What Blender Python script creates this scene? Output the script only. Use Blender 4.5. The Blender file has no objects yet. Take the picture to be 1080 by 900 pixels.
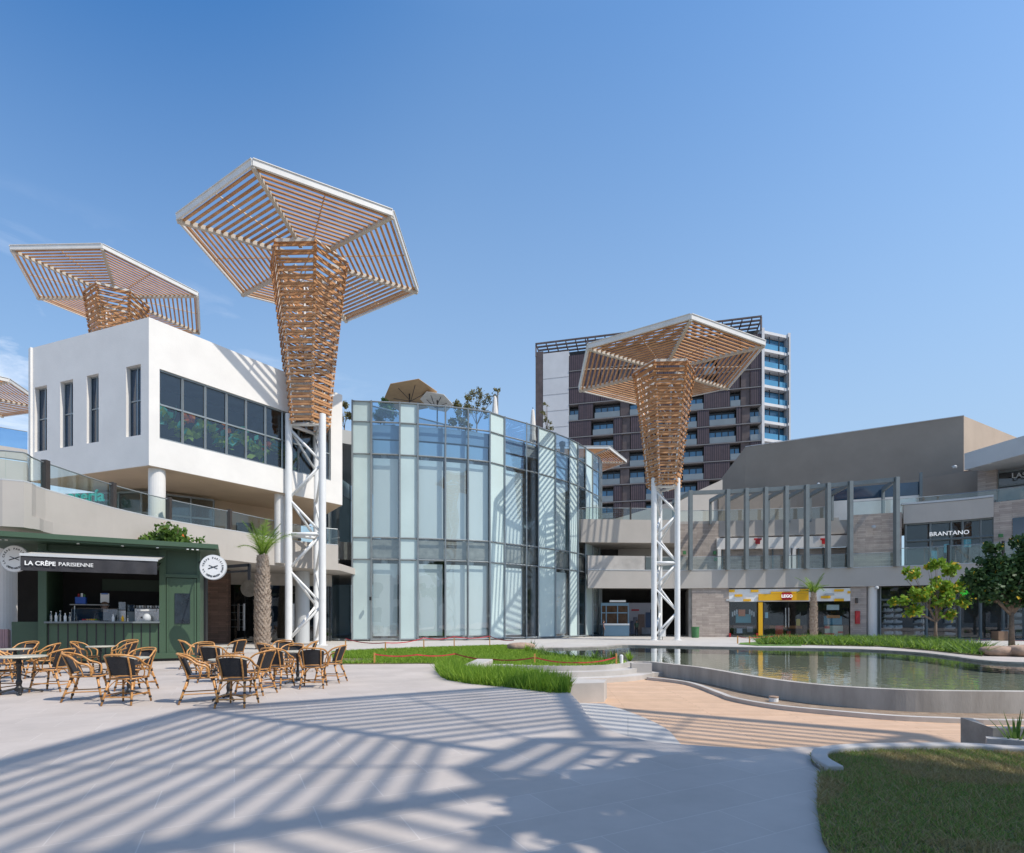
import bpy, math, random
import numpy as np
from mathutils import Vector, Matrix
from mathutils.geometry import tessellate_polygon
R = math.radians
rnd = random.Random(11)
SC = bpy.context.scene
COL = SC.collection
# ------------------------------------------------------------------ camera, sky, sun
F0, HOR, HC = 575.0, 655.0, 1.45
cd = bpy.data.cameras.new('camera'); cam = bpy.data.objects.new('camera', cd); COL.objects.link(cam)
cam.location = (0, 0, HC); cam.rotation_euler = (R(90), 0, 0)
cd.sensor_fit = 'HORIZONTAL'; cd.sensor_width = 36; cd.lens = 36 * F0 / 1080
cd.shift_y = (HOR - 450) / 1080; cd.clip_end = 3000; cd.clip_start = .05
SC.camera = cam
SUN = Vector((.65, -.33, 1.0)).normalized()
EL = math.asin(SUN.z); AZ = math.atan2(SUN.x, SUN.y)
W = bpy.data.worlds.new('World'); SC.world = W; W.use_nodes = True
nt = W.node_tree; nt.nodes.clear()
sky = nt.nodes.new('ShaderNodeTexSky'); sky.sky_type = 'NISHITA'; sky.sun_disc = False
sky.sun_elevation = EL; sky.sun_rotation = AZ; sky.altitude = 300; sky.air_density = 1.4; sky.dust_density = 1.0; sky.ozone_density = 3
bg = nt.nodes.new('ShaderNodeBackground'); bg.inputs[1].default_value = .14
out = nt.nodes.new('ShaderNodeOutputWorld')
tc = nt.nodes.new('ShaderNodeTexCoord'); mp = nt.nodes.new('ShaderNodeMapping'); mp.inputs['Scale'].default_value = (1.6, 1.6, 6.5)
mp.inputs['Rotation'].default_value = (R(10), R(14), R(20))
no = nt.nodes.new('ShaderNodeTexNoise'); no.inputs['Scale'].default_value = 2.6; no.inputs['Detail'].default_value = 7; no.inputs['Roughness'].default_value = .62
no.inputs['Distortion'].default_value = .5
rp = nt.nodes.new('ShaderNodeMapRange'); rp.inputs[1].default_value = .50; rp.inputs[2].default_value = .78; rp.inputs[3].default_value = 0; rp.inputs[4].default_value = .75
sx = nt.nodes.new('ShaderNodeSeparateXYZ')
mx = nt.nodes.new('ShaderNodeMapRange'); mx.inputs[1].default_value = -.15; mx.inputs[2].default_value = -.6; mx.inputs[3].default_value = 0; mx.inputs[4].default_value = 1
mz = nt.nodes.new('ShaderNodeMapRange'); mz.inputs[1].default_value = .52; mz.inputs[2].default_value = .34; mz.inputs[3].default_value = 0; mz.inputs[4].default_value = 1
m1 = nt.nodes.new('ShaderNodeMath'); m1.operation = 'MULTIPLY'; m2 = nt.nodes.new('ShaderNodeMath'); m2.operation = 'MULTIPLY'
mix = nt.nodes.new('ShaderNodeMixRGB'); mix.inputs[2].default_value = (8.2, 8.6, 9.4, 1)
L = nt.links.new
L(tc.outputs['Generated'], mp.inputs[0]); L(mp.outputs[0], no.inputs[0]); L(no.outputs[0], rp.inputs[0])
L(tc.outputs['Generated'], sx.inputs[0]); L(sx.outputs[0], mx.inputs[0]); L(sx.outputs[2], mz.inputs[0])
L(mx.outputs[0], m1.inputs[0]); L(mz.outputs[0], m1.inputs[1]); L(m1.outputs[0], m2.inputs[0]); L(rp.outputs[0], m2.inputs[1])
L(m2.outputs[0], mix.inputs[0]); hs = nt.nodes.new('ShaderNodeHueSaturation'); hs.inputs['Saturation'].default_value = 1.2; hs.inputs['Value'].default_value = 1.4; L(sky.outputs[0], hs.inputs['Color']); nn = nt.nodes.new('ShaderNodeVectorMath'); nn.operation = 'NORMALIZE'; L(tc.outputs['Generated'], nn.inputs[0])
dp = nt.nodes.new('ShaderNodeVectorMath'); dp.operation = 'DOT_PRODUCT'; dp.inputs[1].default_value = (-.70, .35, .62); L(nn.outputs[0], dp.inputs[0])
mr1 = nt.nodes.new('ShaderNodeMapRange'); mr1.inputs[1].default_value = .70; mr1.inputs[2].default_value = 1.0; mr1.inputs[3].default_value = 0; mr1.inputs[4].default_value = 1; mr1.interpolation_type = 'SMOOTHSTEP'; L(dp.outputs['Value'], mr1.inputs[0])
dk = nt.nodes.new('ShaderNodeMixRGB'); dk.blend_type = 'MULTIPLY'; dk.inputs[2].default_value = (.22, .62, .86, 1); L(mr1.outputs[0], dk.inputs[0]); L(hs.outputs[0], dk.inputs[1])
sz = nt.nodes.new('ShaderNodeSeparateXYZ'); L(nn.outputs[0], sz.inputs[0])
mr2 = nt.nodes.new('ShaderNodeMapRange'); mr2.inputs[1].default_value = .74; mr2.inputs[2].default_value = .22; mr2.inputs[3].default_value = 0; mr2.inputs[4].default_value = .8; L(sz.outputs[2], mr2.inputs[0])
pl_ = nt.nodes.new('ShaderNodeMixRGB'); pl_.inputs[2].default_value = (2.95, 4.1, 5.7, 1); L(mr2.outputs[0], pl_.inputs[0]); L(dk.outputs[0], pl_.inputs[1]); L(pl_.outputs[0], mix.inputs[1]); L(mix.outputs[0], bg.inputs[0]); L(bg.outputs[0], out.inputs[0])
sd = bpy.data.lights.new('sun', 'SUN'); sd.energy = 4.35; sd.angle = R(.4); sd.color = (1, .935, .84)
so = bpy.data.objects.new('sun', sd); COL.objects.link(so); so.rotation_euler = SUN.to_track_quat('Z', 'Y').to_euler(); so.location = (30, -20, 60)
SC.view_settings.view_transform = 'Standard'; SC.view_settings.look = 'None'; SC.view_settings.gamma = 1; SC.view_settings.exposure = 0.02
SC.render.engine = 'CYCLES'
SC.cycles.max_bounces = 7; SC.cycles.transparent_max_bounces = 14; SC.cycles.caustics_reflective = False; SC.cycles.caustics_refractive = False
SC.cycles.use_denoising = True

# ------------------------------------------------------------------ photo geometry
def G(px, py, z=0.0):
    y = (HC - z) * F0 / (py - HOR); return ((px - 540) / F0 * y, y)
def PX(px, Y): return ((px - 540) / F0 * Y, Y)
def ZY(py, Y): return HC + (HOR - py) / F0 * Y
def on_line(px, a, b):
    k = (px - 540) / F0; t = (a[0] - k * a[1]) / (k * (b[1] - a[1]) - (b[0] - a[0])); return (a[0] + t * (b[0] - a[0]), a[1] + t * (b[1] - a[1]))

# ------------------------------------------------------------------ materials
MATS = {}
def mat(name, col, rough=.6, var=.12, scale=3.0, bump=0.0, metal=0.0, spec=.5, col2=None, bscale=None, stretch=None, alpha=None, emit=None):
    if name in MATS: return MATS[name]
    m = bpy.data.materials.new(name); m.use_nodes = True; MATS[name] = m
    t = m.node_tree; b = t.nodes['Principled BSDF']
    b.inputs['Roughness'].default_value = rough; b.inputs['Metallic'].default_value = metal; b.inputs['Specular IOR Level'].default_value = spec
    tcn = t.nodes.new('ShaderNodeTexCoord'); mpn = t.nodes.new('ShaderNodeMapping')
    if stretch: mpn.inputs['Scale'].default_value = stretch
    t.links.new(tcn.outputs['Object'], mpn.inputs[0])
    n = t.nodes.new('ShaderNodeTexNoise'); n.inputs['Scale'].default_value = scale; n.inputs['Detail'].default_value = 5; n.inputs['Roughness'].default_value = .6
    t.links.new(mpn.outputs[0], n.inputs[0])
    r = t.nodes.new('ShaderNodeValToRGB'); e = r.color_ramp.elements
    c2 = col2 or tuple(min(1, c * (1 + var)) for c in col); c1 = tuple(c * (1 - var) for c in col) if not col2 else col
    e[0].position = .32; e[1].position = .68; e[0].color = (*c1, 1); e[1].color = (*c2, 1)
    t.links.new(n.outputs[0], r.inputs[0]); t.links.new(r.outputs[0], b.inputs['Base Color'])
    if bump:
        n2 = t.nodes.new('ShaderNodeTexNoise'); n2.inputs['Scale'].default_value = bscale or scale * 8; n2.inputs['Detail'].default_value = 4
        t.links.new(mpn.outputs[0], n2.inputs[0])
        bm_ = t.nodes.new('ShaderNodeBump'); bm_.inputs['Strength'].default_value = bump; bm_.inputs['Distance'].default_value = .03
        t.links.new(n2.outputs[0], bm_.inputs['Height']); t.links.new(bm_.outputs[0], b.inputs['Normal'])
    if emit: b.inputs['Emission Color'].default_value = (*emit[0], 1); b.inputs['Emission Strength'].default_value = emit[1]
    return m
def brickmat(name, c1, c2, mortar, bw, bh, ms, rough=.6, rotz=0, vertical=False, bump=.25, offset=.5, var=.1, nscale=1.2, hdir=(1, 0)):
    m = bpy.data.materials.new(name); m.use_nodes = True; MATS[name] = m
    t = m.node_tree; b = t.nodes['Principled BSDF']; b.inputs['Roughness'].default_value = rough
    g = t.nodes.new('ShaderNodeNewGeometry')
    src = g.outputs['Position']
    if vertical:
        s = t.nodes.new('ShaderNodeSeparateXYZ'); t.links.new(src, s.inputs[0])
        ax = t.nodes.new('ShaderNodeMath'); ax.operation = 'MULTIPLY'; ax.inputs[1].default_value = hdir[0]; t.links.new(s.outputs[0], ax.inputs[0])
        ay = t.nodes.new('ShaderNodeMath'); ay.operation = 'MULTIPLY_ADD'; ay.inputs[1].default_value = hdir[1]; t.links.new(s.outputs[1], ay.inputs[0]); t.links.new(ax.outputs[0], ay.inputs[2])
        cb = t.nodes.new('ShaderNodeCombineXYZ'); t.links.new(ay.outputs[0], cb.inputs[0]); t.links.new(s.outputs[2], cb.inputs[1]); src = cb.outputs[0]
    mpn = t.nodes.new('ShaderNodeMapping'); mpn.inputs['Rotation'].default_value = (0, 0, rotz); t.links.new(src, mpn.inputs[0])
    br = t.nodes.new('ShaderNodeTexBrick'); br.inputs['Scale'].default_value = 1; br.inputs['Brick Width'].default_value = bw; br.inputs['Row Height'].default_value = bh
    br.inputs['Mortar Size'].default_value = ms; br.inputs['Mortar Smooth'].default_value = .3; br.inputs['Color1'].default_value = (*c1, 1); br.inputs['Color2'].default_value = (*c2, 1); br.inputs['Mortar'].default_value = (*mortar, 1)
    br.offset = offset; br.inputs['Bias'].default_value = 0
    t.links.new(mpn.outputs[0], br.inputs[0])
    n = t.nodes.new('ShaderNodeTexNoise'); n.inputs['Scale'].default_value = nscale; n.inputs['Detail'].default_value = 8; n.inputs['Roughness'].default_value = .65; t.links.new(src, n.inputs[0])
    mr = t.nodes.new('ShaderNodeMapRange'); mr.inputs[1].default_value = .3; mr.inputs[2].default_value = .7; mr.inputs[3].default_value = 1 - var; mr.inputs[4].default_value = 1 + var; t.links.new(n.outputs[0], mr.inputs[0])
    mu = t.nodes.new('ShaderNodeVectorMath'); mu.operation = 'SCALE'; t.links.new(br.outputs[0], mu.inputs[0]); t.links.new(mr.outputs[0], mu.inputs['Scale'])
    t.links.new(mu.outputs[0], b.inputs['Base Color'])
    bp = t.nodes.new('ShaderNodeBump'); bp.inputs['Strength'].default_value = bump; bp.inputs['Distance'].default_value = .01; bp.invert = True
    n3 = t.nodes.new('ShaderNodeTexNoise'); n3.inputs['Scale'].default_value = 60; t.links.new(src, n3.inputs[0])
    ad = t.nodes.new('ShaderNodeMath'); ad.operation = 'MULTIPLY_ADD'; ad.inputs[1].default_value = .25; t.links.new(n3.outputs[0], ad.inputs[0]); t.links.new(br.outputs['Fac'], ad.inputs[2])
    t.links.new(ad.outputs[0], bp.inputs['Height']); t.links.new(bp.outputs[0], b.inputs['Normal'])
    return m
def glassmat(name, tint, refl=.9, ior=1.5, rough=.0, gcol=(1, 1, 1), base=0.0, wav=0.0):
    m = bpy.data.materials.new(name); m.use_nodes = True; MATS[name] = m
    t = m.node_tree; t.nodes.clear(); o = t.nodes.new('ShaderNodeOutputMaterial')
    tr = t.nodes.new('ShaderNodeBsdfTransparent'); tr.inputs[0].default_value = (*tint, 1)
    gl = t.nodes.new('ShaderNodeBsdfGlossy'); gl.inputs[0].default_value = (*gcol, 1); gl.inputs['Roughness'].default_value = rough
    g = t.nodes.new('ShaderNodeNewGeometry'); dt = t.nodes.new('ShaderNodeVectorMath'); dt.operation = 'DOT_PRODUCT'; t.links.new(g.outputs['Normal'], dt.inputs[0]); t.links.new(g.outputs['Incoming'], dt.inputs[1])
    ab = t.nodes.new('ShaderNodeMath'); ab.operation = 'ABSOLUTE'; t.links.new(dt.outputs['Value'], ab.inputs[0])
    om = t.nodes.new('ShaderNodeMath'); om.operation = 'SUBTRACT'; om.inputs[0].default_value = 1; t.links.new(ab.outputs[0], om.inputs[1])
    pw = t.nodes.new('ShaderNodeMath'); pw.operation = 'POWER'; pw.inputs[1].default_value = 4.5; t.links.new(om.outputs[0], pw.inputs[0])
    mr = t.nodes.new('ShaderNodeMapRange'); mr.inputs[3].default_value = base + 1.6 * ((ior - 1) / (ior + 1)) ** 2; mr.inputs[4].default_value = refl; t.links.new(pw.outputs[0], mr.inputs[0])
    if wav:
        tcn = t.nodes.new('ShaderNodeTexCoord'); n = t.nodes.new('ShaderNodeTexNoise'); n.inputs['Scale'].default_value = .35; n.inputs['Detail'].default_value = 2
        t.links.new(tcn.outputs['Object'], n.inputs[0]); bp = t.nodes.new('ShaderNodeBump'); bp.inputs['Strength'].default_value = wav; bp.inputs['Distance'].default_value = .3
        t.links.new(n.outputs[0], bp.inputs['Height']); t.links.new(bp.outputs[0], gl.inputs['Normal'])
    mxs = t.nodes.new('ShaderNodeMixShader'); t.links.new(mr.outputs[0], mxs.inputs[0]); t.links.new(tr.outputs[0], mxs.inputs[1]); t.links.new(gl.outputs[0], mxs.inputs[2]); t.links.new(mxs.outputs[0], o.inputs[0])
    return m
M = {}
M['paving'] = brickmat('grey stone paving', (.44, .385, .34), (.475, .418, .372), (.54, .485, .435), 1.1, .5, .005, .75, R(-27), bump=.15, var=.14, nscale=.55)
M['pale_paving'] = brickmat('pale concrete paving', (.45, .425, .395), (.48, .455, .42), (.36, .35, .33), 2.4, 2.4, .01, .8, R(12), var=.1)
M['deck'] = brickmat('tan timber deck', (.54, .355, .225), (.62, .42, .28), (.30, .19, .12), 3.2, .14, .006, .6, R(4), var=.09, nscale=3)
M['stone'] = brickmat('split travertine', (.47, .40, .345), (.34, .285, .25), (.24, .20, .18), 1.1, .16, .008, .85, vertical=True, bump=.6, var=.14, nscale=2.0)
M['brownstone'] = brickmat('brown stone strips', (.20, .12, .09), (.13, .085, .065), (.07, .05, .04), .9, .13, .008, .85, vertical=True, bump=.6, var=.2)
M['conc'] = mat('cast concrete', (.46, .43, .395), .85, .16, .8, .1, bscale=40)
M['conc_dark'] = mat('weathered grey concrete', (.29, .275, .25), .85, .25, 2.2, .1, bscale=40)
M['plaster'] = mat('white stucco', (.74, .715, .675), .88, .04, .7, .16, bscale=14)
M['beige'] = mat('beige render', (.46, .425, .385), .85, .05, .5, .12)
M['warm'] = mat('warm cream render', (.60, .46, .33), .85, .06, .6)
M['taupe'] = mat('taupe render', (.275, .235, .195), .9, .08, .35, .2)
M['ltgrey'] = mat('pale grey panel', (.50, .52, .53), .6, .05, .5)
M['steel'] = mat('white painted steel', (.76, .76, .745), .35, .05, 1.5)
M['rimsteel'] = mat('off white steel channel', (.66, .64, .60), .4, .06, 1.5)
M['ribsteel'] = mat('cream steel rib', (.52, .46, .38), .45, .08, 1.5)
M['greysteel'] = mat('blue grey painted steel', (.16, .185, .19), .4, .1, 1.2)
M['mull'] = mat('grey aluminium', (.27, .30, .31), .35, .1, 1.5, metal=.3)
M['wood'] = mat('orange brown timber slat', (.37, .165, .06), .55, 0, 1.3, col2=(.58, .31, .135), stretch=(1, 1, 6))
M['black'] = mat('black paint', (.018, .018, .02), .4, .2, 3)
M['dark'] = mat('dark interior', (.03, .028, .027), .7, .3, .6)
M['brown'] = mat('dark bronze metal', (.05, .04, .035), .4, .15, 2)
M['green'] = mat('deep green painted steel', (.055, .10, .058), .42, .07, .7, .04)
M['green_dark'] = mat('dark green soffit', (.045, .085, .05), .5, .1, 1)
M['canvas'] = mat('black awning canvas', (.035, .035, .04), .85, .2, 3, .3, bscale=3)
M['canvas_top'] = mat('sun bleached canvas', (.42, .40, .37), .9, .1, 2)
M['white'] = mat('white lettering', (.82, .82, .80), .5, .03, 2)
M['rattan'] = mat('varnished rattan', (.40, .17, .045), .38, 0, 9, col2=(.60, .31, .10), stretch=(1, 1, 3))
M['weave'] = mat('charcoal woven mesh', (.022, .022, .025), .75, .4, 60, .5, bscale=140)
M['marble'] = mat('pale stone table top', (.50, .47, .38), .35, .1, 6)
M['iron'] = mat('black cast iron', (.02, .02, .022), .45, .2, 8)
M['frost'] = mat('mint frosted glass', (.55, .67, .655), .16, .05, .35, spec=.8)
M['blind'] = mat('pale roller blind', (.72, .74, .72), .8, .05, .25, stretch=(1, 1, .2))
M['glass'] = glassmat('clear facade glass', (.87, .95, .96), 1.0, 1.75, base=.03, wav=.05)
M['glass_blue'] = glassmat('blue tinted balustrade glass', (.50, .70, .88), 1.0, 1.7, base=.04, wav=.05)
M['glass_rail'] = glassmat('balustrade glass', (.92, .965, .945), 1.0, 1.45, base=.0)
M['glass_show'] = glassmat('showcase glass', (.86, .89, .92), 1.0, 1.5, base=.0)
M['glass_dark'] = glassmat('smoked shop glass', (.58, .63, .65), 1.0, 1.5, base=.0, wav=.06)
M['glass_clear'] = glassmat('clear shop glass', (.88, .91, .92), .9, 1.4, base=.0)
M['winblue'] = mat('sky lit window glass', (.02, .045, .08), .04, .3, .4, spec=1.0)
M['winglass'] = mat('high rise window glass', (.05, .19, .34), .06, .5, .12, spec=1.0)
M['hr_wall'] = mat('pale high rise concrete', (.60, .595, .59), .85, .06, .3)
M['hr_slab'] = mat('grey floor slab', (.20, .19, .19), .8, .08, .5)
M['hr_balc'] = mat('blue grey balcony panel', (.20, .235, .25), .5, .1, .4)
M['louvre'] = brickmat('mauve brown louvre blades', (.09, .056, .062), (.07, .046, .055), (.02, .015, .018), .42, 60, .09, .6, vertical=True, bump=.4, offset=0, hdir=(.97, -.24), var=.2)
M['pilaster'] = mat('brown pilaster', (.10, .075, .07), .7, .25, .8)
M['soil'] = mat('bare brown soil', (.20, .14, .095), .95, .4, 4, .7, bscale=30, col2=(.33, .25, .18))
M['grass_base'] = mat('turf base', (.09, .11, .035), .95, 0, 1.3, .6, col2=(.22, .17, .09), bscale=50)
M['rock'] = mat('pink brown boulder', (.36, .25, .18), .85, .25, 2.5, .6, bscale=9)
M['red'] = mat('red enamel', (.42, .015, .02), .4, .08, 3)
M['tape'] = mat('red safety tape', (.55, .03, .05), .5, .2, 6)
M['stake'] = mat('orange wooden stake', (.55, .27, .08), .7, .15, 6)
M['yellow'] = mat('yellow sign panel', (.80, .43, .01), .45, .03, 2)
M['bin_green'] = mat('green plastic', (.06, .20, .07), .4, .08, 2)
M['teal'] = mat('teal sign letters', (.05, .55, .50), .4, .05, 2, emit=((.05, .5, .45), .25))
M['signlit'] = mat('lit white sign letters', (.8, .8, .8), .4, .02, 2, emit=((1, 1, 1), .35))
M['bluepanel'] = mat('pale blue panel', (.16, .27, .36), .5, .05, 1)
M['mural'] = mat('pale printed mural', (.50, .52, .62), .6, .06, .6)
M['silver'] = mat('brushed steel', (.55, .55, .55), .25, .1, 5, metal=.9)
M['fabric_tan'] = mat('tan parasol cloth', (.50, .33, .18), .8, .06, 3)
M['fabric_white'] = mat('white parasol cloth', (.72, .68, .62), .8, .06, 3)
M['skin'] = mat('skin', (.45, .27, .19), .5, .05, 6)
M['hair'] = mat('light brown hair', (.16, .09, .05), .6, .2, 20)
M['magenta'] = mat('magenta cloth', (.50, .02, .16), .7, .1, 8)
M['bark'] = mat('grey brown bark', (.17, .125, .09), .95, .35, 6, .8, bscale=30)
M['palmbark'] = mat('dry palm boots', (.30, .22, .165), .95, 0, 7, .7, col2=(.55, .45, .36), bscale=30)
def leafmat(name, c1, c2, trans=.35):
    m = bpy.data.materials.new(name); m.use_nodes = True
    t = m.node_tree; b = t.nodes['Principled BSDF']; b.inputs['Roughness'].default_value = .55; b.inputs['Specular IOR Level'].default_value = .3
    g = t.nodes.new('ShaderNodeNewGeometry'); r = t.nodes.new('ShaderNodeValToRGB')
    r.color_ramp.elements[0].color = (*c1, 1); r.color_ramp.elements[1].color = (*c2, 1)
    t.links.new(g.outputs['Random Per Island'], r.inputs[0]); t.links.new(r.outputs[0], b.inputs['Base Color'])
    tl = t.nodes.new('ShaderNodeBsdfTranslucent'); t.links.new(r.outputs[0], tl.inputs[0]); ms = t.nodes.new('ShaderNodeMixShader'); ms.inputs[0].default_value = trans
    t.links.new(b.outputs[0], ms.inputs[1]); t.links.new(tl.outputs[0], ms.inputs[2]); t.links.new(ms.outputs[0], t.nodes['Material Output'].inputs[0])
    return m
M['leaf'] = leafmat('green leaves', (.06, .13, .02), (.15, .25, .05))
M['leaf_bright'] = leafmat('bright lime leaves', (.16, .30, .03), (.32, .46, .06), .4)
M['leaf_yellow'] = leafmat('yellow autumn leaves', (.60, .38, .02), (.75, .52, .05))
M['leaf_dark'] = leafmat('dark glossy leaves', (.02, .055, .02), (.06, .12, .035), .2)
M['leaf_olive'] = leafmat('dry olive leaves', (.13, .14, .05), (.26, .22, .11))
M['leaf_dry'] = leafmat('dry straw blades', (.30, .22, .09), (.45, .36, .17), .3)
M['blade'] = leafmat('grass blades', (.12, .21, .035), (.32, .40, .10), .4)
M['blade_lush'] = leafmat('lush long grass', (.12, .25, .02), (.34, .50, .06), .45)
M['petal'] = leafmat('red orange blossom', (.6, .08, .03), (.8, .3, .05))
M['leaf_teal'] = leafmat('teal foliage display', (.03, .28, .16), (.08, .50, .40))

# ------------------------------------------------------------------ builders
def V(*a): return Vector(a)
class MB:
    def __init__(s): s.v = []; s.f = []; s.mi = []; s.cur = 0
    def add(s, vs, fs):
        n = len(s.v); s.v.extend([tuple(v) for v in vs]); s.f.extend([tuple(i + n for i in f) for f in fs]); s.mi.extend([s.cur] * len(fs)); return s
    def box(s, x0, x1, y0, y1, z0, z1, M_=None):
        vs = [V(x, y, z) for z in (z0, z1) for y in (y0, y1) for x in (x0, x1)]
        if M_: vs = [M_ @ v for v in vs]
        return s.add(vs, [(0, 2, 3, 1), (4, 5, 7, 6), (0, 1, 5, 4), (2, 6, 7, 3), (0, 4, 6, 2), (1, 3, 7, 5)])
    def bar(s, a, b, w, h, up=(0, 0, 1)):
        a = V(*a); b = V(*b); d = (b - a).normalized(); u = V(*up); sd_ = d.cross(u)
        if sd_.length < 1e-4: sd_ = d.cross(V(1, 0, 0))
        sd_.normalize(); u = sd_.cross(d).normalized()
        vs = [p + sd_ * (i * w / 2) + u * (j * h / 2) for p in (a, b) for (i, j) in ((-1, -1), (1, -1), (1, 1), (-1, 1))]
        return s.add(vs, [(0, 1, 2, 3), (7, 6, 5, 4), (0, 4, 5, 1), (1, 5, 6, 2), (2, 6, 7, 3), (3, 7, 4, 0)])
    def tube(s, pts, rs, n=8, cap=True):
        pts = [V(*p) for p in pts]
        if not isinstance(rs, (list, tuple)): rs = [rs] * len(pts)
        vs = []; prev = None
        for i, p in enumerate(pts):
            d = (pts[min(i + 1, len(pts) - 1)] - pts[max(i - 1, 0)]).normalized()
            if prev is None:
                prev = d.cross(V(0, 0, 1)); prev = d.cross(V(1, 0, 0)) if prev.length < .05 else prev
            a_ = (prev - d * prev.dot(d)).normalized(); prev = a_; b_ = d.cross(a_)
            for k in range(n):
                t = 2 * math.pi * k / n; vs.append(p + (a_ * math.cos(t) + b_ * math.sin(t)) * rs[i])
        fs = [(i * n + k, i * n + (k + 1) % n, (i + 1) * n + (k + 1) % n, (i + 1) * n + k) for i in range(len(pts) - 1) for k in range(n)]
        if cap: fs += [tuple(range(n - 1, -1, -1)), tuple((len(pts) - 1) * n + k for k in range(n))]
        return s.add(vs, fs)
    def lathe(s, prof, c=(0, 0, 0), n=16, M_=None):
        vs = []
        for r, z in prof:
            for k in range(n):
                t = 2 * math.pi * k / n; p = V(c[0] + r * math.cos(t), c[1] + r * math.sin(t), c[2] + z); vs.append(M_ @ p if M_ else p)
        m = len(prof)
        fs = [(i * n + k, i * n + (k + 1) % n, (i + 1) * n + (k + 1) % n, (i + 1) * n + k) for i in range(m - 1) for k in range(n)]
        fs += [tuple(range(n - 1, -1, -1)), tuple((m - 1) * n + k for k in range(n))]
        return s.add(vs, fs)
    def prism(s, poly, z0, z1):
        n = len(poly); vs = [V(x, y, z0) for x, y in poly] + [V(x, y, z1) for x, y in poly]
        tr = tessellate_polygon([[V(x, y, 0) for x, y in poly]])
        fs = [tuple(reversed(t)) for t in tr] + [tuple(i + n for i in t) for t in tr] + [(i, (i + 1) % n, (i + 1) % n + n, i + n) for i in range(n)]
        return s.add(vs, fs)
    def sheet(s, polys, z):
        tr = tessellate_polygon([[V(x, y, 0) for x, y in p] for p in polys]); vs = [V(x, y, z) for p in polys for x, y in p]
        return s.add(vs, tr)
    def ribbon(s, pts, z0, z1, t):
        n = len(pts); off = []
        for i in range(n):
            a = pts[max(i - 1, 0)]; b = pts[min(i + 1, n - 1)]; d = V(b[0] - a[0], b[1] - a[1], 0).normalized(); off.append((pts[i][0] - d.y * t, pts[i][1] + d.x * t))
        za = z0 if isinstance(z0, (list, tuple)) else [z0] * n; zb = z1 if isinstance(z1, (list, tuple)) else [z1] * n
        vs = []
        for i in range(n): vs += [V(*pts[i], za[i]), V(*off[i], za[i]), V(*off[i], zb[i]), V(*pts[i], zb[i])]
        fs = [(0, 1, 2, 3), tuple((n - 1) * 4 + k for k in (3, 2, 1, 0))]
        for i in range(n - 1):
            for k in range(4): fs.append((i * 4 + k, (i + 1) * 4 + k, (i + 1) * 4 + (k + 1) % 4, i * 4 + (k + 1) % 4))
        return s.add(vs, fs)
    def quad(s, a, b, c, d): return s.add([a, b, c, d], [(0, 1, 2, 3)])
    def build(s, name, m, parent=None, smooth=False, bevel=0, **tags):
        me = bpy.data.meshes.new(name); vs = np.array(s.v, dtype=float)
        if parent is not None: org = Vector(parent.get('_o', (0, 0, 0)))
        else:
            lo = vs.min(0); hi = vs.max(0); org = V((lo[0] + hi[0]) / 2, (lo[1] + hi[1]) / 2, lo[2])
        vs = vs - np.array(org)
        me.from_pydata(vs.tolist(), [], s.f)
        for q in (m if isinstance(m, (list, tuple)) else [m]): me.materials.append(M[q] if isinstance(q, str) else q)
        if isinstance(m, (list, tuple)): me.polygons.foreach_set('material_index', s.mi)
        o = bpy.data.objects.new(name, me); COL.objects.link(o)
        if smooth: me.polygons.foreach_set('use_smooth', [True] * len(me.polygons)); me.update()
        if bevel:
            bv = o.modifiers.new('b', 'BEVEL'); bv.width = bevel; bv.segments = 2; bv.limit_method = 'ANGLE'
        if parent is not None: o.parent = parent; o['_o'] = tuple(org)
        else: o.location = org; o['_o'] = tuple(org)
        tag(o, **tags); return o
def tag(o, label=None, cat=None, group=None, kind=None):
    if label: o['label'] = label
    if cat: o['category'] = cat
    if group: o['group'] = group
    if kind: o['kind'] = kind
    return o
def thing(name, loc, label, cat, group=None, rz=0, local=False):
    o = bpy.data.objects.new(name, None); COL.objects.link(o); o.location = loc; o.rotation_euler = (0, 0, rz); o.empty_display_size = .3
    o['_o'] = (0, 0, 0) if local else tuple(loc); return tag(o, label, cat, group)
def copy_tree(o, parent=None):
    c = o.copy(); COL.objects.link(c)
    if parent is not None: c.parent = parent
    for ch in [x for x in bpy.data.objects if x.parent == o]: copy_tree(ch, c)
    return c
def text(string, size, m, parent, mtx, name='lettering', depth=.01, bold=0.0, align='CENTER'):
    cu = bpy.data.curves.new('t', 'FONT'); cu.body = string; cu.size = size; cu.extrude = depth; cu.offset = bold * size; cu.align_x = align; cu.align_y = 'CENTER'; cu.resolution_u = 3
    to = bpy.data.objects.new('t', cu); COL.objects.link(to); dg = bpy.context.evaluated_depsgraph_get(); dg.update()
    me = bpy.data.meshes.new_from_object(to.evaluated_get(dg)); bpy.data.objects.remove(to); bpy.data.curves.remove(cu)
    b = MB(); b.add([mtx @ v.co for v in me.vertices], [tuple(p.vertices) for p in me.polygons]); bpy.data.meshes.remove(me)
    return b.build(name, m, parent) if name else b
def face_mtx(p, right, up=(0, 0, 1)):
    r = V(*right).normalized(); u = V(*up); n = r.cross(u).normalized()
    mm = Matrix((r, u, n)).transposed().to_4x4(); mm.translation = V(*p); return mm
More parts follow.
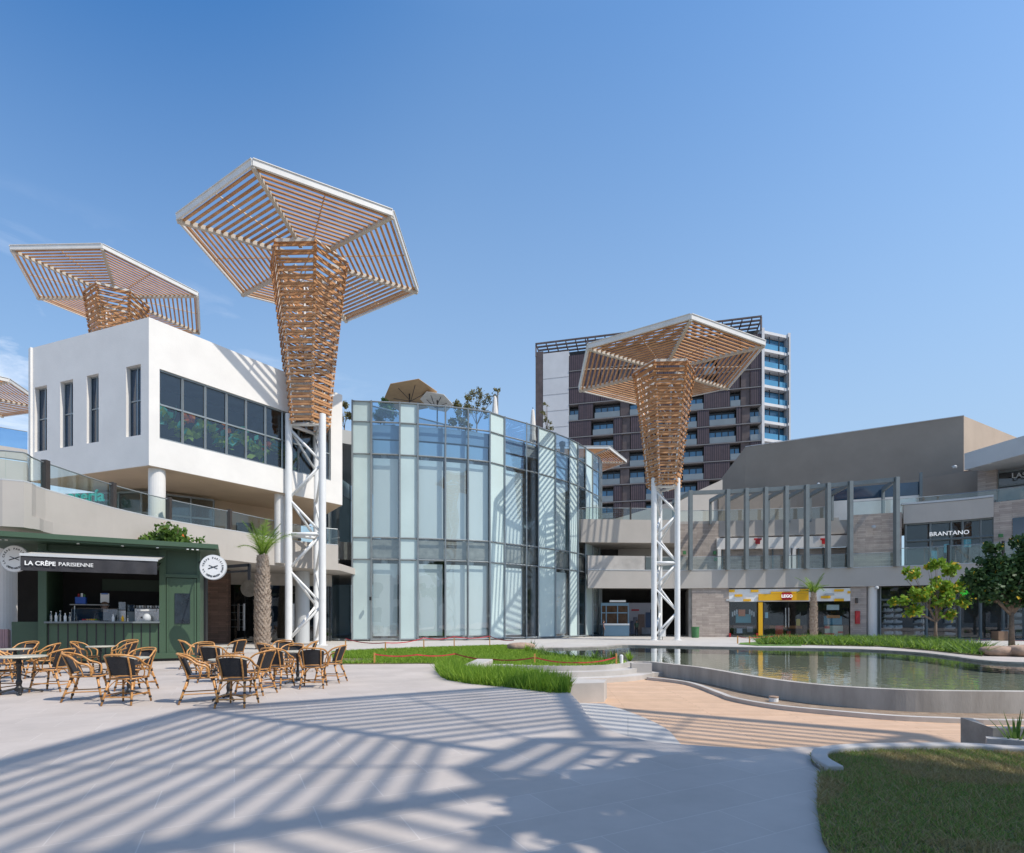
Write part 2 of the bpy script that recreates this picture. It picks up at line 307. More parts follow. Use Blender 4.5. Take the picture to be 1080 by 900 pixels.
def smooth_curve(pts, k=6):
    out_ = []; n = len(pts)
    for i in range(n - 1):
        p0 = pts[max(i - 1, 0)]; p1 = pts[i]; p2 = pts[i + 1]; p3 = pts[min(i + 2, n - 1)]
        for j in range(k):
            t = j / k
            out_.append(tuple(.5 * ((2 * p1[c]) + (-p0[c] + p2[c]) * t + (2 * p0[c] - 5 * p1[c] + 4 * p2[c] - p3[c]) * t * t + (-p0[c] + 3 * p1[c] - 3 * p2[c] + p3[c]) * t ** 3) for c in range(2)))
    out_.append(tuple(pts[-1])); return out_
def leaves_np(name, m, centers, size, parent=None, seed=0, elong=1.5, droop=0.0, **tags):
    r = np.random.default_rng(seed); n = len(centers); c = np.array(centers, dtype=float)
    a = r.normal(size=(n, 3)); a[:, 2] -= droop; a /= np.linalg.norm(a, axis=1)[:, None]
    b = r.normal(size=(n, 3)); b -= a * (a * b).sum(1)[:, None]; b /= np.linalg.norm(b, axis=1)[:, None]
    s_ = size * r.uniform(.55, 1.25, n)[:, None]; a *= s_ * elong * .5; b *= s_ * .5
    k = np.cross(a, b); k /= (np.linalg.norm(k, axis=1)[:, None] + 1e-9)
    vs = np.stack([c - a, c + b - k * s_ * .12, c + a, c - b - k * s_ * .12], 1).reshape(-1, 3)
    return raw(name, m, vs, 4, parent, **tags)
def raw(name, m, vs, k, parent=None, **tags):
    lo = vs.min(0); hi = vs.max(0)
    org = np.array(parent['_o']) if parent is not None else np.array([(lo[0] + hi[0]) / 2, (lo[1] + hi[1]) / 2, lo[2]])
    vs = vs - org; me = bpy.data.meshes.new(name); n = len(vs) // k
    me.vertices.add(len(vs)); me.vertices.foreach_set('co', vs.ravel()); me.loops.add(n * k); me.loops.foreach_set('vertex_index', np.arange(n * k, dtype=np.int32))
    me.polygons.add(n); me.polygons.foreach_set('loop_start', np.arange(0, n * k, k, dtype=np.int32)); me.update(); me.validate()
    me.materials.append(M[m]); o = bpy.data.objects.new(name, me); COL.objects.link(o)
    if parent is not None: o.parent = parent
    else: o.location = org
    o['_o'] = tuple(org); return tag(o, **tags)
def inside(px, py, poly):
    x, y = px, py; c = np.zeros(len(x), bool); n = len(poly); j = n - 1
    for i in range(n):
        xi, yi = poly[i]; xj, yj = poly[j]
        c ^= ((yi > y) != (yj > y)) & (x < (xj - xi) * (y - yi) / (yj - yi + 1e-12) + xi); j = i
    return c
def blades(name, m, poly, n, h, w, seed, z=0.0, lean=.35, parent=None, dens=None, **tags):
    r = np.random.default_rng(seed); P = np.array(poly); lo = P.min(0); hi = P.max(0); xs = np.empty(0); ys = np.empty(0)
    while len(xs) < n:
        a = r.uniform(lo[0], hi[0], n * 2); b = r.uniform(lo[1], hi[1], n * 2); k = inside(a, b, poly)
        if dens is not None: k &= r.uniform(size=len(a)) < dens(a, b)
        xs = np.concatenate([xs, a[k]]); ys = np.concatenate([ys, b[k]])
    xs = xs[:n]; ys = ys[:n]; t = r.uniform(0, 2 * np.pi, n); hh = h * r.uniform(.45, 1.15, n); ww = w * r.uniform(.6, 1.3, n)
    d = np.stack([np.cos(t), np.sin(t)], 1); l = r.normal(size=(n, 2)) * lean * hh[:, None]
    b0 = np.stack([xs - d[:, 0] * ww, ys - d[:, 1] * ww, np.full(n, z)], 1); b1 = np.stack([xs + d[:, 0] * ww, ys + d[:, 1] * ww, np.full(n, z)], 1)
    tp = np.stack([xs + l[:, 0], ys + l[:, 1], z + hh], 1)
    return raw(name, m, np.stack([b0, b1, tp], 1).reshape(-1, 3), 3, parent, **tags)

# ------------------------------------------------------------------ ground, sunken court, pond
edge = smooth_curve([(1.17, 10.95), (1.19, 9.59), (1.16, 8.38), (1.3, 7.25), (1.62, 6.62), (1.98, 6.42), (2.6, 6.22), (2.85, 6.18), (3.34, 6.28), (4.1, 6.25), (4.8, 6.3), (5.45, 6.2), (6.1, 6.0), (9, 5.8), (16, 5.6)])
far_edge = smooth_curve([(24, 15), (21.5, 17.2), (17.6, 18.3), (16.8, 19.4), (17.6, 22), (18.1, 24.5), (17.6, 26.7), (15.7, 28.1), (12.2, 29.3), (8.5, 30.8), (6.4, 31.6), (5.2, 29.9), (3.0, 28.5), (1.75, 28.3), (1.15, 26.4)], 5)
shore = smooth_curve([(1.15, 26.4), (1.96, 22.5), (3.2, 20.3), (3.95, 18.7)], 4)
steps_top = smooth_curve([(3.95, 18.6), (3.2, 17.7), (2.2, 17.2), (1.2, 17.1), (0, 17.5)], 5)
hole = edge + [(25, 7), (26, 12)] + far_edge + shore[1:] + steps_top[1:] + [(.1, 14.6), (1.1, 12.6)]
big = [(-250, -120), (250, -120), (250, 400), (-250, 400)]
MB().sheet([big, hole], 0).build('plaza_paving', 'paving', kind='structure')
MB().ribbon(hole + [hole[0]], -.6, -.004, -.25).build('court_retaining_edge', 'conc', kind='structure')
MB().sheet([hole], -.42).build('sunken_deck', 'deck', kind='structure')
far_paving = [G(*p) for p in ((345, 688.4), (400, 685.7), (440, 684.2), (531, 681.2), (566, 682.2), (600, 682.6), (640, 681), (652, 679.2), (700, 680))] + [(12.4, 29.9), (20, 28.5), (30, 30), (60, 38), (60, 60), (-30, 60), (-30, 24)]
MB().sheet([far_paving], .004).build('far_pavement', 'pale_paving', kind='structure')
wall_in = smooth_curve([(3.95, 18.7), (4.66, 18.9), (5.2, 17.7), (5.7, 16.4), (6.18, 13.5), (6.85, 11.95), (7.88, 11.2), (8.85, 10.95), (10.2, 10.86), (14, 10.7), (20, 11.2), (24, 15)], 6)
M['stained'] = mat('water stained concrete', (.33, .30, .265), .88, 0, 2.6, .12, col2=(.47, .435, .39), bscale=40, stretch=(1, 1, .25))
MB().ribbon(wall_in, -.5, .04, .2).build('pond_wall', M['stained'], smooth=False, label='low curving concrete wall holding the pond above the timber deck', cat='wall')
pond = wall_in[2:] + far_edge + shore[1:-1]
MB().sheet([pond], -.36).build('pond_bed', mat('green pebble bed', (.27, .27, .22), .9, 0, 3.5, col2=(.52, .47, .38)), kind='structure')
M['water'] = glassmat('pond water', (.80, .87, .80), 1.0, 1.45, base=.05)
wt = M['water'].node_tree; wn = wt.nodes.new('ShaderNodeTexNoise'); wn.inputs['Scale'].default_value = 2.2; wn.inputs['Detail'].default_value = 3
wg = wt.nodes.new('ShaderNodeNewGeometry'); wt.links.new(wg.outputs['Position'], wn.inputs[0]); wb = wt.nodes.new('ShaderNodeBump'); wb.inputs['Strength'].default_value = .2; wb.inputs['Distance'].default_value = .03
wt.links.new(wn.outputs[0], wb.inputs['Height']); wt.links.new(wb.outputs[0], [x for x in wt.nodes if x.type == 'BSDF_GLOSSY'][0].inputs['Normal'])
MB().sheet([pond], -.035).build('pond_water', 'water', kind='structure')
MB().ribbon(far_edge, -.36, .05, -.28).build('pond_kerb', 'conc_dark', label='dark stone kerb along the far shore of the pond', cat='kerb')
# soil strip + little kerb
kp = smooth_curve([G(*p, -.38) for p in ((682, 716), (723, 721), (755, 732), (771.5, 738), (815.6, 746), (878.5, 752.5), (944.7, 758), (1014, 761), (1080, 763))] + [(14, 9.6), (20, 9.9), (25, 13)], 5)
MB().sheet([kp + wall_in[:2:-1]], -.4).build('soil_strip', 'soil', kind='structure')
MB().ribbon(kp, -.42, -.33, .14).build('deck_kerb', 'conc', label='slim pale kerb between the timber deck and the bare soil', cat='kerb')
# tiers
def tier(d, z0, z1, ext):
    pts = []
    n = len(steps_top)
    for i, p in enumerate(steps_top):
        a = steps_top[max(i - 1, 0)]; b = steps_top[min(i + 1, n - 1)]; dv = V(b[0] - a[0], b[1] - a[1], 0).normalized(); pts.append((p[0] + dv.y * -d, p[1] + dv.x * d))
    return [(pts[0][0] + ext, pts[0][1] + .2)] + pts + [(0, 17.9), (3.95, 18.9)], z0, z1
st = thing('curved_steps', (2, 17, -.45), 'curved white concrete steps going down from the lawn to the timber deck', 'steps')
for k in range(3):
    po, a, b = tier(.05 + .45 * k, -.46, .035 - .15 * k, .15 * k + .2)
    MB().prism(po, a + .01 * k, b).build('step', 'conc', st)
MB().prism([G(*p, -.02) for p in ((601, 723.5), (637, 722.5), (640, 719), (600, 718))], -.5, .03).build('concrete_pier', 'conc', label='short weathered concrete pier at the end of the grass bed', cat='wall')
MB().box(3.95, 4.62, 18.0, 18.25, -.42, .05).build('stub_wall', 'conc', label='small concrete stub wall at the right end of the curved steps', cat='wall')
bw = smooth_curve([G(488, 711, 0), G(498, 711.5, 0), G(510, 710, 0), G(520, 707.5, 0)], 4)
MB().ribbon(bw, 0, [.14 + .2 * i / (len(bw) - 1) for i in range(len(bw))], .5).build('bench_wall', 'conc', bevel=.02, label='wedge shaped white concrete bench end behind the long grass', cat='bench')
MB().ribbon([G(520, 706, 0), G(541, 706, 0)], 0, .12, .45).build('bench_wall', 'conc', label='low white concrete sill right of the wedge shaped bench end', cat='bench')
# ramp strip
rs_ = smooth_curve([(1.85, 10.9), (2.2, 9.6), (2.36, 8.4), (2.27, 7.4), (2.2, 6.6), (2.1, 6.3)], 4)
MB().sheet([rs_ + [(1.3, 6.6), (1.0, 8), (1.0, 11)]], -.2).add(*[[V(*p, z) for p in rs_ for z in (-.2, -.42)], [(2 * i, 2 * i + 1, 2 * i + 3, 2 * i + 2) for i in range(len(rs_) - 1)]]).build('pale_ramp', 'pale_paving', kind='structure')
# planter walls right
MB().ribbon([(9.5, 6.95), (6.28, 7.12), (6.5, 7.9)], -.5, .05, -.14).build('planter_wall', 'conc_dark', label='grey concrete planter wall turning a corner at the right edge', cat='wall')
MB().ribbon([(7.4, 5.75), (5.75, 6.62), (5.66, 6.5)], -.5, .05, .14).build('planter_wall', 'conc', label='low pale planter wall meeting the lawn kerb at the right edge', cat='wall')
MB().prism([(5.9, 6.62), (7.4, 5.85), (9.4, 6.0), (9.4, 6.93), (6.3, 7.08)], -.5, -.12).build('planter_soil', 'soil', kind='structure')
# lawns
lawn_kerb = smooth_curve([(2.98, 5.15), (3.05, 5.55), (3.3, 5.9), (3.75, 6.07), (4.4, 6.13), (5.1, 6.12), (5.8, 5.95), (9, 5.65), (16, 5.45)], 5)
MB().ribbon(lawn_kerb, -.05, .085, -.15).build('lawn_kerb', 'conc', bevel=.015, label='pale curved kerb round the near lawn at lower right', cat='kerb')
lawn1 = [(2.35, 4.2), (2.05, 3.6), (1.94, 3.3), (1.5, 2.0), (1.2, 0), (1.2, -3), (16, -3)] + lawn_kerb[::-1] + [(2.9, 5.1), (2.55, 4.55)]
MB().prism(lawn1, -.02, .03).build('near_turf', 'grass_base', kind='structure')
def patch(a, b): return .12 + .88 * (np.sin(a * 2.1 + np.cos(b * 1.7) * 1.3) * np.cos(b * 2.3 + a * .9) > -.25)
vis = [(2.35, 4.2), (2.05, 3.6), (1.94, 3.3), (1.7, 2.4), (4.5, 2.4), (9, 5.6)] + lawn_kerb[28::-1] + [(2.86, 5.1), (2.55, 4.55)]
blades('near_lawn_grass', 'blade', vis, 48000, .04, .0042, 3, .03, .8, dens=patch, kind='stuff', label='patchy mown lawn at the lower right corner', cat='grass')
blades('dry_lawn_grass', 'leaf_dry', vis, 60000, .045, .004, 4, .03, .9, dens=lambda a, b: 1.08 - patch(a, b) * .7, kind='stuff', label='dry straw coloured blades among the near lawn', cat='grass')
lawn2 = [G(*p) for p in ((350, 688.8), (400, 686), (440, 684.5), (531, 681.6), (552, 683.2), (564, 686.5))] + shore[1:] + steps_top[1:] + [G(*p) for p in ((520, 704), (490, 703), (462, 700.5), (440, 700.3), (352, 701))]
MB().prism(lawn2, -.02, .03).build('middle_turf', 'grass_base', kind='structure')
def notsoil(a, b): return 1 - .92 * (((a + 5.9) / .9) ** 2 + ((b - 19.6) / 1.1) ** 2 < 1)
blades('middle_lawn_grass', 'blade_lush', lawn2, 60000, .11, .016, 5, .03, .6, dens=notsoil, kind='stuff', label='bright mown lawn in front of the glass building', cat='grass')
hedge = [G(*p) for p in ((461, 709), (465, 714), (472, 717.5), (495, 721.5), (533, 725), (580, 731), (601, 731), (600, 724), (560, 715.5), (530, 712), (500, 712.5), (486, 708), (484, 703), (466, 702.5))]
blades('long_grass_bed', 'blade_lush', hedge, 9500, .36, .014, 6, 0, .38, kind='stuff', label='lush tufted long grass bed along the plaza edge', cat='grass')
pl_strip = [G(*p) for p in ((800, 680.5), (860, 681), (930, 682.5), (975, 686), (1036, 692.5), (1040, 686), (990, 679.5), (930, 677), (860, 676.3), (800, 677.2))]
MB().prism(pl_strip, -.02, .05).build('planting_bed', 'grass_base', kind='structure')
blades('pond_border_plants', 'leaf', pl_strip, 5200, .5, .04, 7, .04, 1.0, kind='stuff', label='leafy green border plants along the far shore of the pond', cat='plants')
blades('pond_border_tips', 'leaf_bright', pl_strip, 2600, .52, .035, 17, .04, .9, kind='stuff', label='paler leaf tips among the plants along the far shore', cat='plants')
shore_pl = [G(*p) for p in ((556, 684), (566, 688), (590, 693), (630, 697.5), (662, 699.5), (655, 701), (610, 697.5), (575, 694), (556, 688))]
blades('pond_edge_tufts', 'leaf', shore_pl, 260, .38, .02, 8, .03, .55, kind='stuff', label='scattered tufts where the middle lawn meets the pond', cat='plants')

# ------------------------------------------------------------------ canopy towers
def tower(x, y, zr, rot, label, zbase=0, side=2.0, trunk_h=10.2, full=True, seed=0, Rr=7.0, tk=1.0):
    T = thing('canopy_tower', (x, y, zbase), label, 'canopy tower', 'slatted timber canopy towers'); r_ = random.Random(seed)
    zt = zr - .45; zb = zr - trunk_h
    hex2 = [V(math.cos(R(rot + 30 + 60 * k)), math.sin(R(rot + 30 + 60 * k)), 0) for k in range(6)]
    hexv = [V(x + math.cos(R(rot + 60 * k)), y + math.sin(R(rot + 60 * k)), 0) - V(x, y, 0) for k in range(6)]
    C = V(0, 0, 0) + V(x, y, 0)
    def hp(k, r, z): return C + hexv[k % 6] * r + V(0, 0, z)
    for k in range(6):
        MB().bar(hp(k, Rr, zr), hp(k + 1, Rr, zr), .12, .34).bar(hp(k, Rr - .03, zr + .155), hp(k + 1, Rr - .03, zr + .155), .26, .04).build('rim_beam', 'rimsteel', T)
        MB().bar(hp(k, 1.2, zr - .16), hp(k, Rr, zr - .16), .2, .24).build('rib', 'ribsteel', T)
        b = MB(); n = 13
        for i in range(n):
            r = 2.1 + (Rr - .25 - 2.1) * i / (n - 1); a = hp(k, r, zr - .12); c = hp(k + 1, r, zr - .12); d = (c - a).normalized() * .1
            b.bar(a + d, c - d, .125, .07)
        b.build('slat_panel', 'wood', T)
        mid = (hexv[k] + hexv[(k + 1) % 6]) / 2
        MB().bar(C + mid * 1.4 + V(0, 0, zr + .01), C + mid * (Rr - .1) + V(0, 0, zr + .01), .05, .06).build('cross_tie', 'ribsteel', T)
    # lattice trunk
    hexv[:] = hex2
    b = MB(); n = int((zt - zb) / .215)
    def rad(z):
        t = (z - zb) / (zt - zb); return (1.32 + 1.15 * t ** 1.25) * tk * .93
    for i in range(n + 1):
        z = zb + (zt - zb) * i / n; r = rad(z)
        for k in range(6):
            a = hp(k, r, z); c = hp(k + 1, r, z); d = (c - a).normalized(); o_ = (a + c) / 2 - V(x, y, z); o_.z = 0; o_.normalize()
            s_ = 1 if (i + k) % 2 else -1
            b.bar(a - d * .1 + o_ * (.05 * s_) + V(0, 0, r_.uniform(-.015, .015)), c + d * .1 + o_ * (.02 * s_) + V(0, 0, r_.uniform(-.015, .015) + .03 * s_), .06, .12)
    b.build('timber_lattice', 'wood', T)
    for k in range(6):
        MB().tube([hp(k, 1.1, zb - .1), hp(k, rad(zt) - .22, zt + .1)], .075, 6).build('steel_mast', 'steel', T)
    dg_ = MB()
    for k in range(6):
        for j in range(3):
            za = zb + (zt - zb) * j / 3; zc = zb + (zt - zb) * (j + 1) / 3
            dg_.tube([hp(k + j % 2, rad(za) - .25, za), hp(k + 1 - j % 2, rad(zc) - .25, zc)], .045, 5)
    dg_.build('inner_bracing', 'steel', T)
    MB().ribbon([tuple((hp(k, rad(zt) + .02, 0)).xy) for k in range(7)], zt + .02, zt + .2, .14).build('collar', 'rimsteel', T)
    if full:
        h = side * .866; cs = [V(x - side / 2, y - h / 3 , 0), V(x + side / 2, y - h / 3, 0), V(x, y + 2 * h / 3, 0)]
        for i, c in enumerate(cs):
            rr = .205 if i < 2 else .155
            MB().lathe([(rr + .12, 0), (rr + .12, .03), (rr, .04), (rr, zb + .5 - zbase)], (c.x, c.y, zbase), 20).build('column', 'steel', T, smooth=False)
        nb = 6
        for i in range(3):
            a = cs[i]; c = cs[(i + 1) % 3]
            for j in range(nb):
                za = zbase + .3 + (zb - zbase - .6) * j / nb; zc = zbase + .3 + (zb - zbase - .6) * (j + 1) / nb
                lo_, hi_ = ((a, c), (c, a), (c, a))[i] if False else ((cs[0], cs[1]), (cs[2], cs[1]), (cs[0], cs[2]))[i]
                p, q = (hi_, lo_) if j % 2 else (lo_, hi_)
                MB().tube([p + V(0, 0, za), q + V(0, 0, zc)], .075, 8).build('brace', 'steel', T, smooth=True)
            for z in (zbase + (zb - zbase) * .5, zb - .1):
                MB().tube([a + V(0, 0, z), c + V(0, 0, z)], .11, 8).build('tie', 'steel', T, smooth=True)
    return T
tower(-12.24, 32.9, 23.4, -91.5, 'tallest slatted timber canopy on white truss legs behind the cafe chairs', seed=1, Rr=6.8)
tower(11.5, 41.3, 20.6, -92, 'slatted timber canopy on white truss legs across the pond', side=1.75, trunk_h=9.0, seed=2)
tower(-33.9, 46.8, 29.4, -61.5, 'slatted timber canopy rising behind the white stucco building', full=False, zbase=19.2, trunk_h=10.2, seed=3)
t4 = PX(607, 75); tower(t4[0], t4[1], 23.4, -120, 'distant slatted canopy peeping over the glass building', seed=4)
t5 = PX(-47, 52); tower(t5[0], t5[1], 23.6, -75, 'slatted canopy cut off by the left edge beside the white building', full=True, seed=5)
tower(16.1, -2.3, 23.4, -90, 'canopy tower standing outside the view whose slatted shadow crosses the plaza', seed=6, tk=.72)

# ------------------------------------------------------------------ left white building and walkway
A = PX(157, 26.5); dA = V(4.57, 6.38, 0).normalized(); B = on_line(361, A, (A[0] + dA.x * 17, A[1] + dA.y * 17))
C_ = PX(30, 29.6); zt_, zb_ = 16.22, 9.02
wb = thing('white_building', (*A, 0), 'white stucco corner building raised on columns at left', 'building')
dC = V(C_[0] - A[0], C_[1] - A[1], 0).normalized()
def pA(px): return on_line(px, A, B)
def pC(px): return on_line(px, A, C_)
def lineY(p): return p[1]
# right (sunlit) wall with ribbon window opening
wa, we = pA(168.3), pA(349)
zwt = ZY(389, wa[1]); zwb = ZY(462.7, wa[1])
T_ = .35
def seg(mb, a, b, z0, z1, t=T_): mb.ribbon([a, b], z0, z1, t)
m_ = MB(); seg(m_, A, B, zwt, zt_); seg(m_, A, B, zb_, zwb); seg(m_, A, wa, zwb, zwt); seg(m_, we, B, zwb, zwt); m_.build('sunlit_wall', 'plaster', wb)
# left wall with four slots
slots = [(36.5, 49.5), (63.5, 77), (91.5, 104), (133, 148.5)]
m_ = MB(); xs = [30.0] + [v for s in slots for v in s] + [156.7]
pts = [pC(x) if x < 156 else A for x in xs]
szt = [ZY(y, pC(x)[1]) for (x, y) in ((36.5, 409), (63.5, 403), (91.5, 397), (133, 387))]; zst = sum(szt) / 4
szb = [ZY(y, pC(x)[1]) for (x, y) in ((36.5, 476), (63.5, 473), (91.5, 468), (133, 462))]; zsb = sum(szb) / 4
seg(m_, pts[0], pts[-1], zst, zt_); seg(m_, pts[0], pts[-1], zb_, zsb)
for i in range(0, 10, 2): seg(m_, pts[i], pts[i + 1], zsb, zst)
m_.build('shaded_wall', 'plaster', wb)
for (a, b) in slots:
    pa, pb = pC(a), pC(b); n = V(-dC.y, dC.x, 0) * -1
    n = n if n.y > 0 else -n
    q = lambda p, d: (p[0] + n.x * d, p[1] + n.y * d)
    w_ = MB().ribbon([q(pa, .25), q(pb, .25)], zsb, zst, .03).build('window', 'winblue', wb)
    f_ = MB()
    for z in (zsb + .04, zsb + (zst - zsb) * .52, zst - .04): f_.bar((*q(pa, .23), z), (*q(pb, .23), z), .05, .06)
    for p in (pa, pb, on_line((a + b) / 2, q(pa, .0), q(pb, .0))): f_.bar((*q(p, .23), zsb), (*q(p, .23), zst), .05, .05)
    f_.build('frame', 'mull', w_)
# roof, soffit, back
depth = 16; Bb = (B[0] + dC.x * depth, B[1] + dC.y * depth + 3); Cb = (C_[0] + dA.x * 17, C_[1] + dA.y * 17)
foot = [A, B, Cb, C_]
def inset(poly, d):
    c = V(sum(p[0] for p in poly) / len(poly), sum(p[1] for p in poly) / len(poly), 0)
    return [(p[0] + (c.x - p[0]) * d, p[1] + (c.y - p[1]) * d) for p in poly]
MB().prism(inset(foot, .03), zt_ - .9, zt_ - .6).build('roof', 'conc', wb)
MB().prism(inset(foot, .006), zb_ - .02, zb_ + .25).build('soffit', 'warm', wb)
m_ = MB(); seg(m_, B, Cb, zb_, zt_); seg(m_, Cb, C_, zb_, zt_); m_.build('rear_wall', 'plaster', wb)
# ribbon window: glass, frames, display of plants
nA = V(-dA.y, dA.x, 0)
def oA(p, d): return (p[0] + nA.x * d, p[1] + nA.y * d)
xs = [168.3, 193.5, 217.5, 240, 260.5, 281, 299, 316, 332, 349]
rib = MB().ribbon([oA(wa, .16), oA(we, .16)], zwb, zwt, .02).build('ribbon_window', 'glass_show', wb)
fr_ = MB()
for x in xs: p = oA(pA(x), .12); fr_.bar((*p, zwb), (*p, zwt), .09, .09)
for z in (zwb + .04, (zwb + zwt) / 2 - .0, zwt - .04): fr_.bar((*oA(wa, .12), z), (*oA(we, .12), z), .08, .08)
fr_.build('frame', 'mull', rib)
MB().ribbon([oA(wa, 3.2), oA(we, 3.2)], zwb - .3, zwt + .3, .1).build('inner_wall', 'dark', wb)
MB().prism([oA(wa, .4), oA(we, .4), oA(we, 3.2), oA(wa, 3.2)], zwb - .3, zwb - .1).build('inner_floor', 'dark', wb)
r = np.random.default_rng(3)
def along(n, zc, spread, off=.7, t0=0.0, t1=.8):
    t = np.sort(r.uniform(t0, t1, n)); o = []
    for k in t:
        p = (wa[0] + (we[0] - wa[0]) * k, wa[1] + (we[1] - wa[1]) * k); p = oA(p, off + r.uniform(-.25, .25)); o.append((p[0], p[1], zc + .3 * math.sin(k * 31) + r.normal() * spread))
    return o
zc = zwb + (zwt - zwb) * .33
for nm, mt, c_, s_, lb, z_ in (('green_garland', 'blade_lush', 260, .3, 'hanging green garland inside the long ribbon window', zc - .1), ('teal_garland', 'leaf_teal', 60, .42, 'large teal leaves of the display inside the ribbon window', zc + .15)):
    leaves_np(nm, mt, along(c_, z_, .22), s_, None, 4, 1.8, label=lb, cat='plant display')
fl_ = [(*oA(pA(px_), .6), ZY(py_, pA(px_)[1])) for px_, py_ in ((200, 437), (203, 441), (206, 439), (245, 452), (248, 455), (282, 465), (287, 467))]
leaves_np('red_blooms', 'petal', [(c[0] + r.normal() * .15, c[1], c[2] + r.normal() * .15) for c in fl_ for _ in range(5)], .26, None, 6, 1.2, label='red and orange blooms in the ribbon window display', cat='plant display')
# columns under it
cl = MB().lathe([(.37, 4.7), (.37, zb_ + .02)], (*oA((A[0] + dA.x * .55, A[1] + dA.y * .55), .5), 0), 24).build('column', 'plaster', wb, smooth=False)
pc2 = oA(pA(300), .5); MB().lathe([(.3, 4.9), (.3, zb_)], (*pc2, 0), 24).build('column', 'plaster', wb)
# recessed level below the box: beige wall and glazed shop
zf = 5.3
ra, rb_, rc = oA((C_[0], C_[1]), 2.0), oA(A, 4.2), oA(B, 4.2)
MB().ribbon([(C_[0] - 4, C_[1] + 4.2), (-20.7, 31.6), oA(B, 4.6)], zf, zb_, .3).build('recessed_wall', 'warm', wb)
g1, g2, g3 = PX(48, 32.0), PX(150, 31.0), PX(226, 33.2)
sg = MB().ribbon([g1, g2, g3], zf, ZY(519, 31), .08).build('shop_glass', 'glass_dark', wb)
fm = MB()
for p in (g1, g2, g3, on_line(75, g1, g2), on_line(101, g1, g2), on_line(126, g1, g2), on_line(176, g2, g3), on_line(202, g2, g3)): fm.bar((p[0], p[1] - .06, zf), (p[0], p[1] - .06, ZY(519, 31)), .08, .08)
for z in (zf + 2.3, ZY(519, 31)):
    fm.bar((g1[0], g1[1] - .06, z), (g2[0], g2[1] - .06, z), .08, .1); fm.bar((g2[0], g2[1] - .06, z), (g3[0], g3[1] - .06, z), .08, .1)
fm.build('frame', 'mull', sg)
text('asería', .95, 'teal', wb, face_mtx((*PX(91, 30.5), ZY(523.5, 30.5)), (1, -.1, 0)), 'sign_lettering', .04, .01)
MB().box(PX(248, 34)[0], PX(264, 34)[0], 34.1, 34.4, zf, zf + 2.3).build('doorway', 'dark', wb)
pe = PX(234, 37.1); 
# walkway
kf = (6.37 - HC) / (7.2 - HC)
wk = [(-30, 15.5), (-24.5, 18.6)] + [(x * kf, y * kf) for x, y in ((-20.75, 22.2), (-20.45, 23.9), (-20.35, 27.8), (-19.6, 31.2), (-18.2, 34.1), (-17.6, 35.2), (-16.0, 38.8), (-14.3, 40.6), (-13.2, 41.4))]
wkc = smooth_curve(wk, 4)
wy = thing('walkway', (-19, 28, 0), 'curving first floor walkway with beige parapet above the kiosk', 'walkway')
MB().ribbon(wkc, 4.75, 6.37, .28).build('parapet', 'beige', wy)
MB().ribbon(wkc, 6.355, 6.41, .34).build('coping', 'ltgrey', wy)
fl = [tuple(p) for p in wkc]; flo = fl + [(-11, 50), (-45, 50), (-45, 15)]
MB().prism([(p[0] + .02, p[1] + .3) if 0 < i < len(fl) else p for i, p in enumerate(flo)], 4.76, 5.2).build('floor_slab', 'beige', wy)
def rail(owner, pts, z0, z1, posts=(), glass='glass_rail', every=1):
    for i in range(0, len(pts) - 1, every):
        j = min(i + every, len(pts) - 1)
        MB().ribbon(pts[i:j + 1], z0, z1, .02).build('glass_panel', glass, owner)
    MB().tube([(*p, z1 + .02) for p in pts], .028, 6).build('handrail', 'mull', owner)
    for p in posts: MB().box(p[0] - .1, p[0] + .1, p[1] - .1, p[1] + .1, z0 - .02, z1 + .12).build('post', 'brown', owner)
def offp(pts, d):
    o = []
    for i, p in enumerate(pts):
        a = pts[max(i - 1, 0)]; b = pts[min(i + 1, len(pts) - 1)]; dv = V(b[0] - a[0], b[1] - a[1], 0).normalized(); o.append((p[0] - dv.y * d, p[1] + dv.x * d))
    return o
def at_px(pts, px):
    for i in range(len(pts) - 1):
        a, b = pts[i], pts[i + 1]; pa = 540 + F0 * a[0] / a[1]; pb = 540 + F0 * b[0] / b[1]
        if pa <= px <= pb and a[1] > 1: return on_line(px, a, b)
    return pts[-1]
wr = offp(wkc, .14); rl = thing('glass_balustrade', (-19, 28, 7), 'glass balustrade with dark posts on the left walkway', 'balustrade')
rail(rl, wr, 6.41, 7.4, [at_px(wr, p) for p in (48, 119, 178, 242)], every=4)
# upper left glass rail behind
ul = [PX(-60, 40), PX(0, 41), PX(29, 42)]
ur = thing('glass_balustrade', (*ul[1], 14), 'blue glass balustrade seen beyond the walkway at the left edge', 'balustrade')
MB().ribbon(ul, ZY(482, 41), ZY(470, 41), .3).build('parapet', 'beige', ur)
MB().ribbon(ul, 0, ZY(484, 41), 4).build('wall', 'beige', ur)
rail(ur, ul, ZY(470, 41), ZY(451, 41), glass='glass_blue')
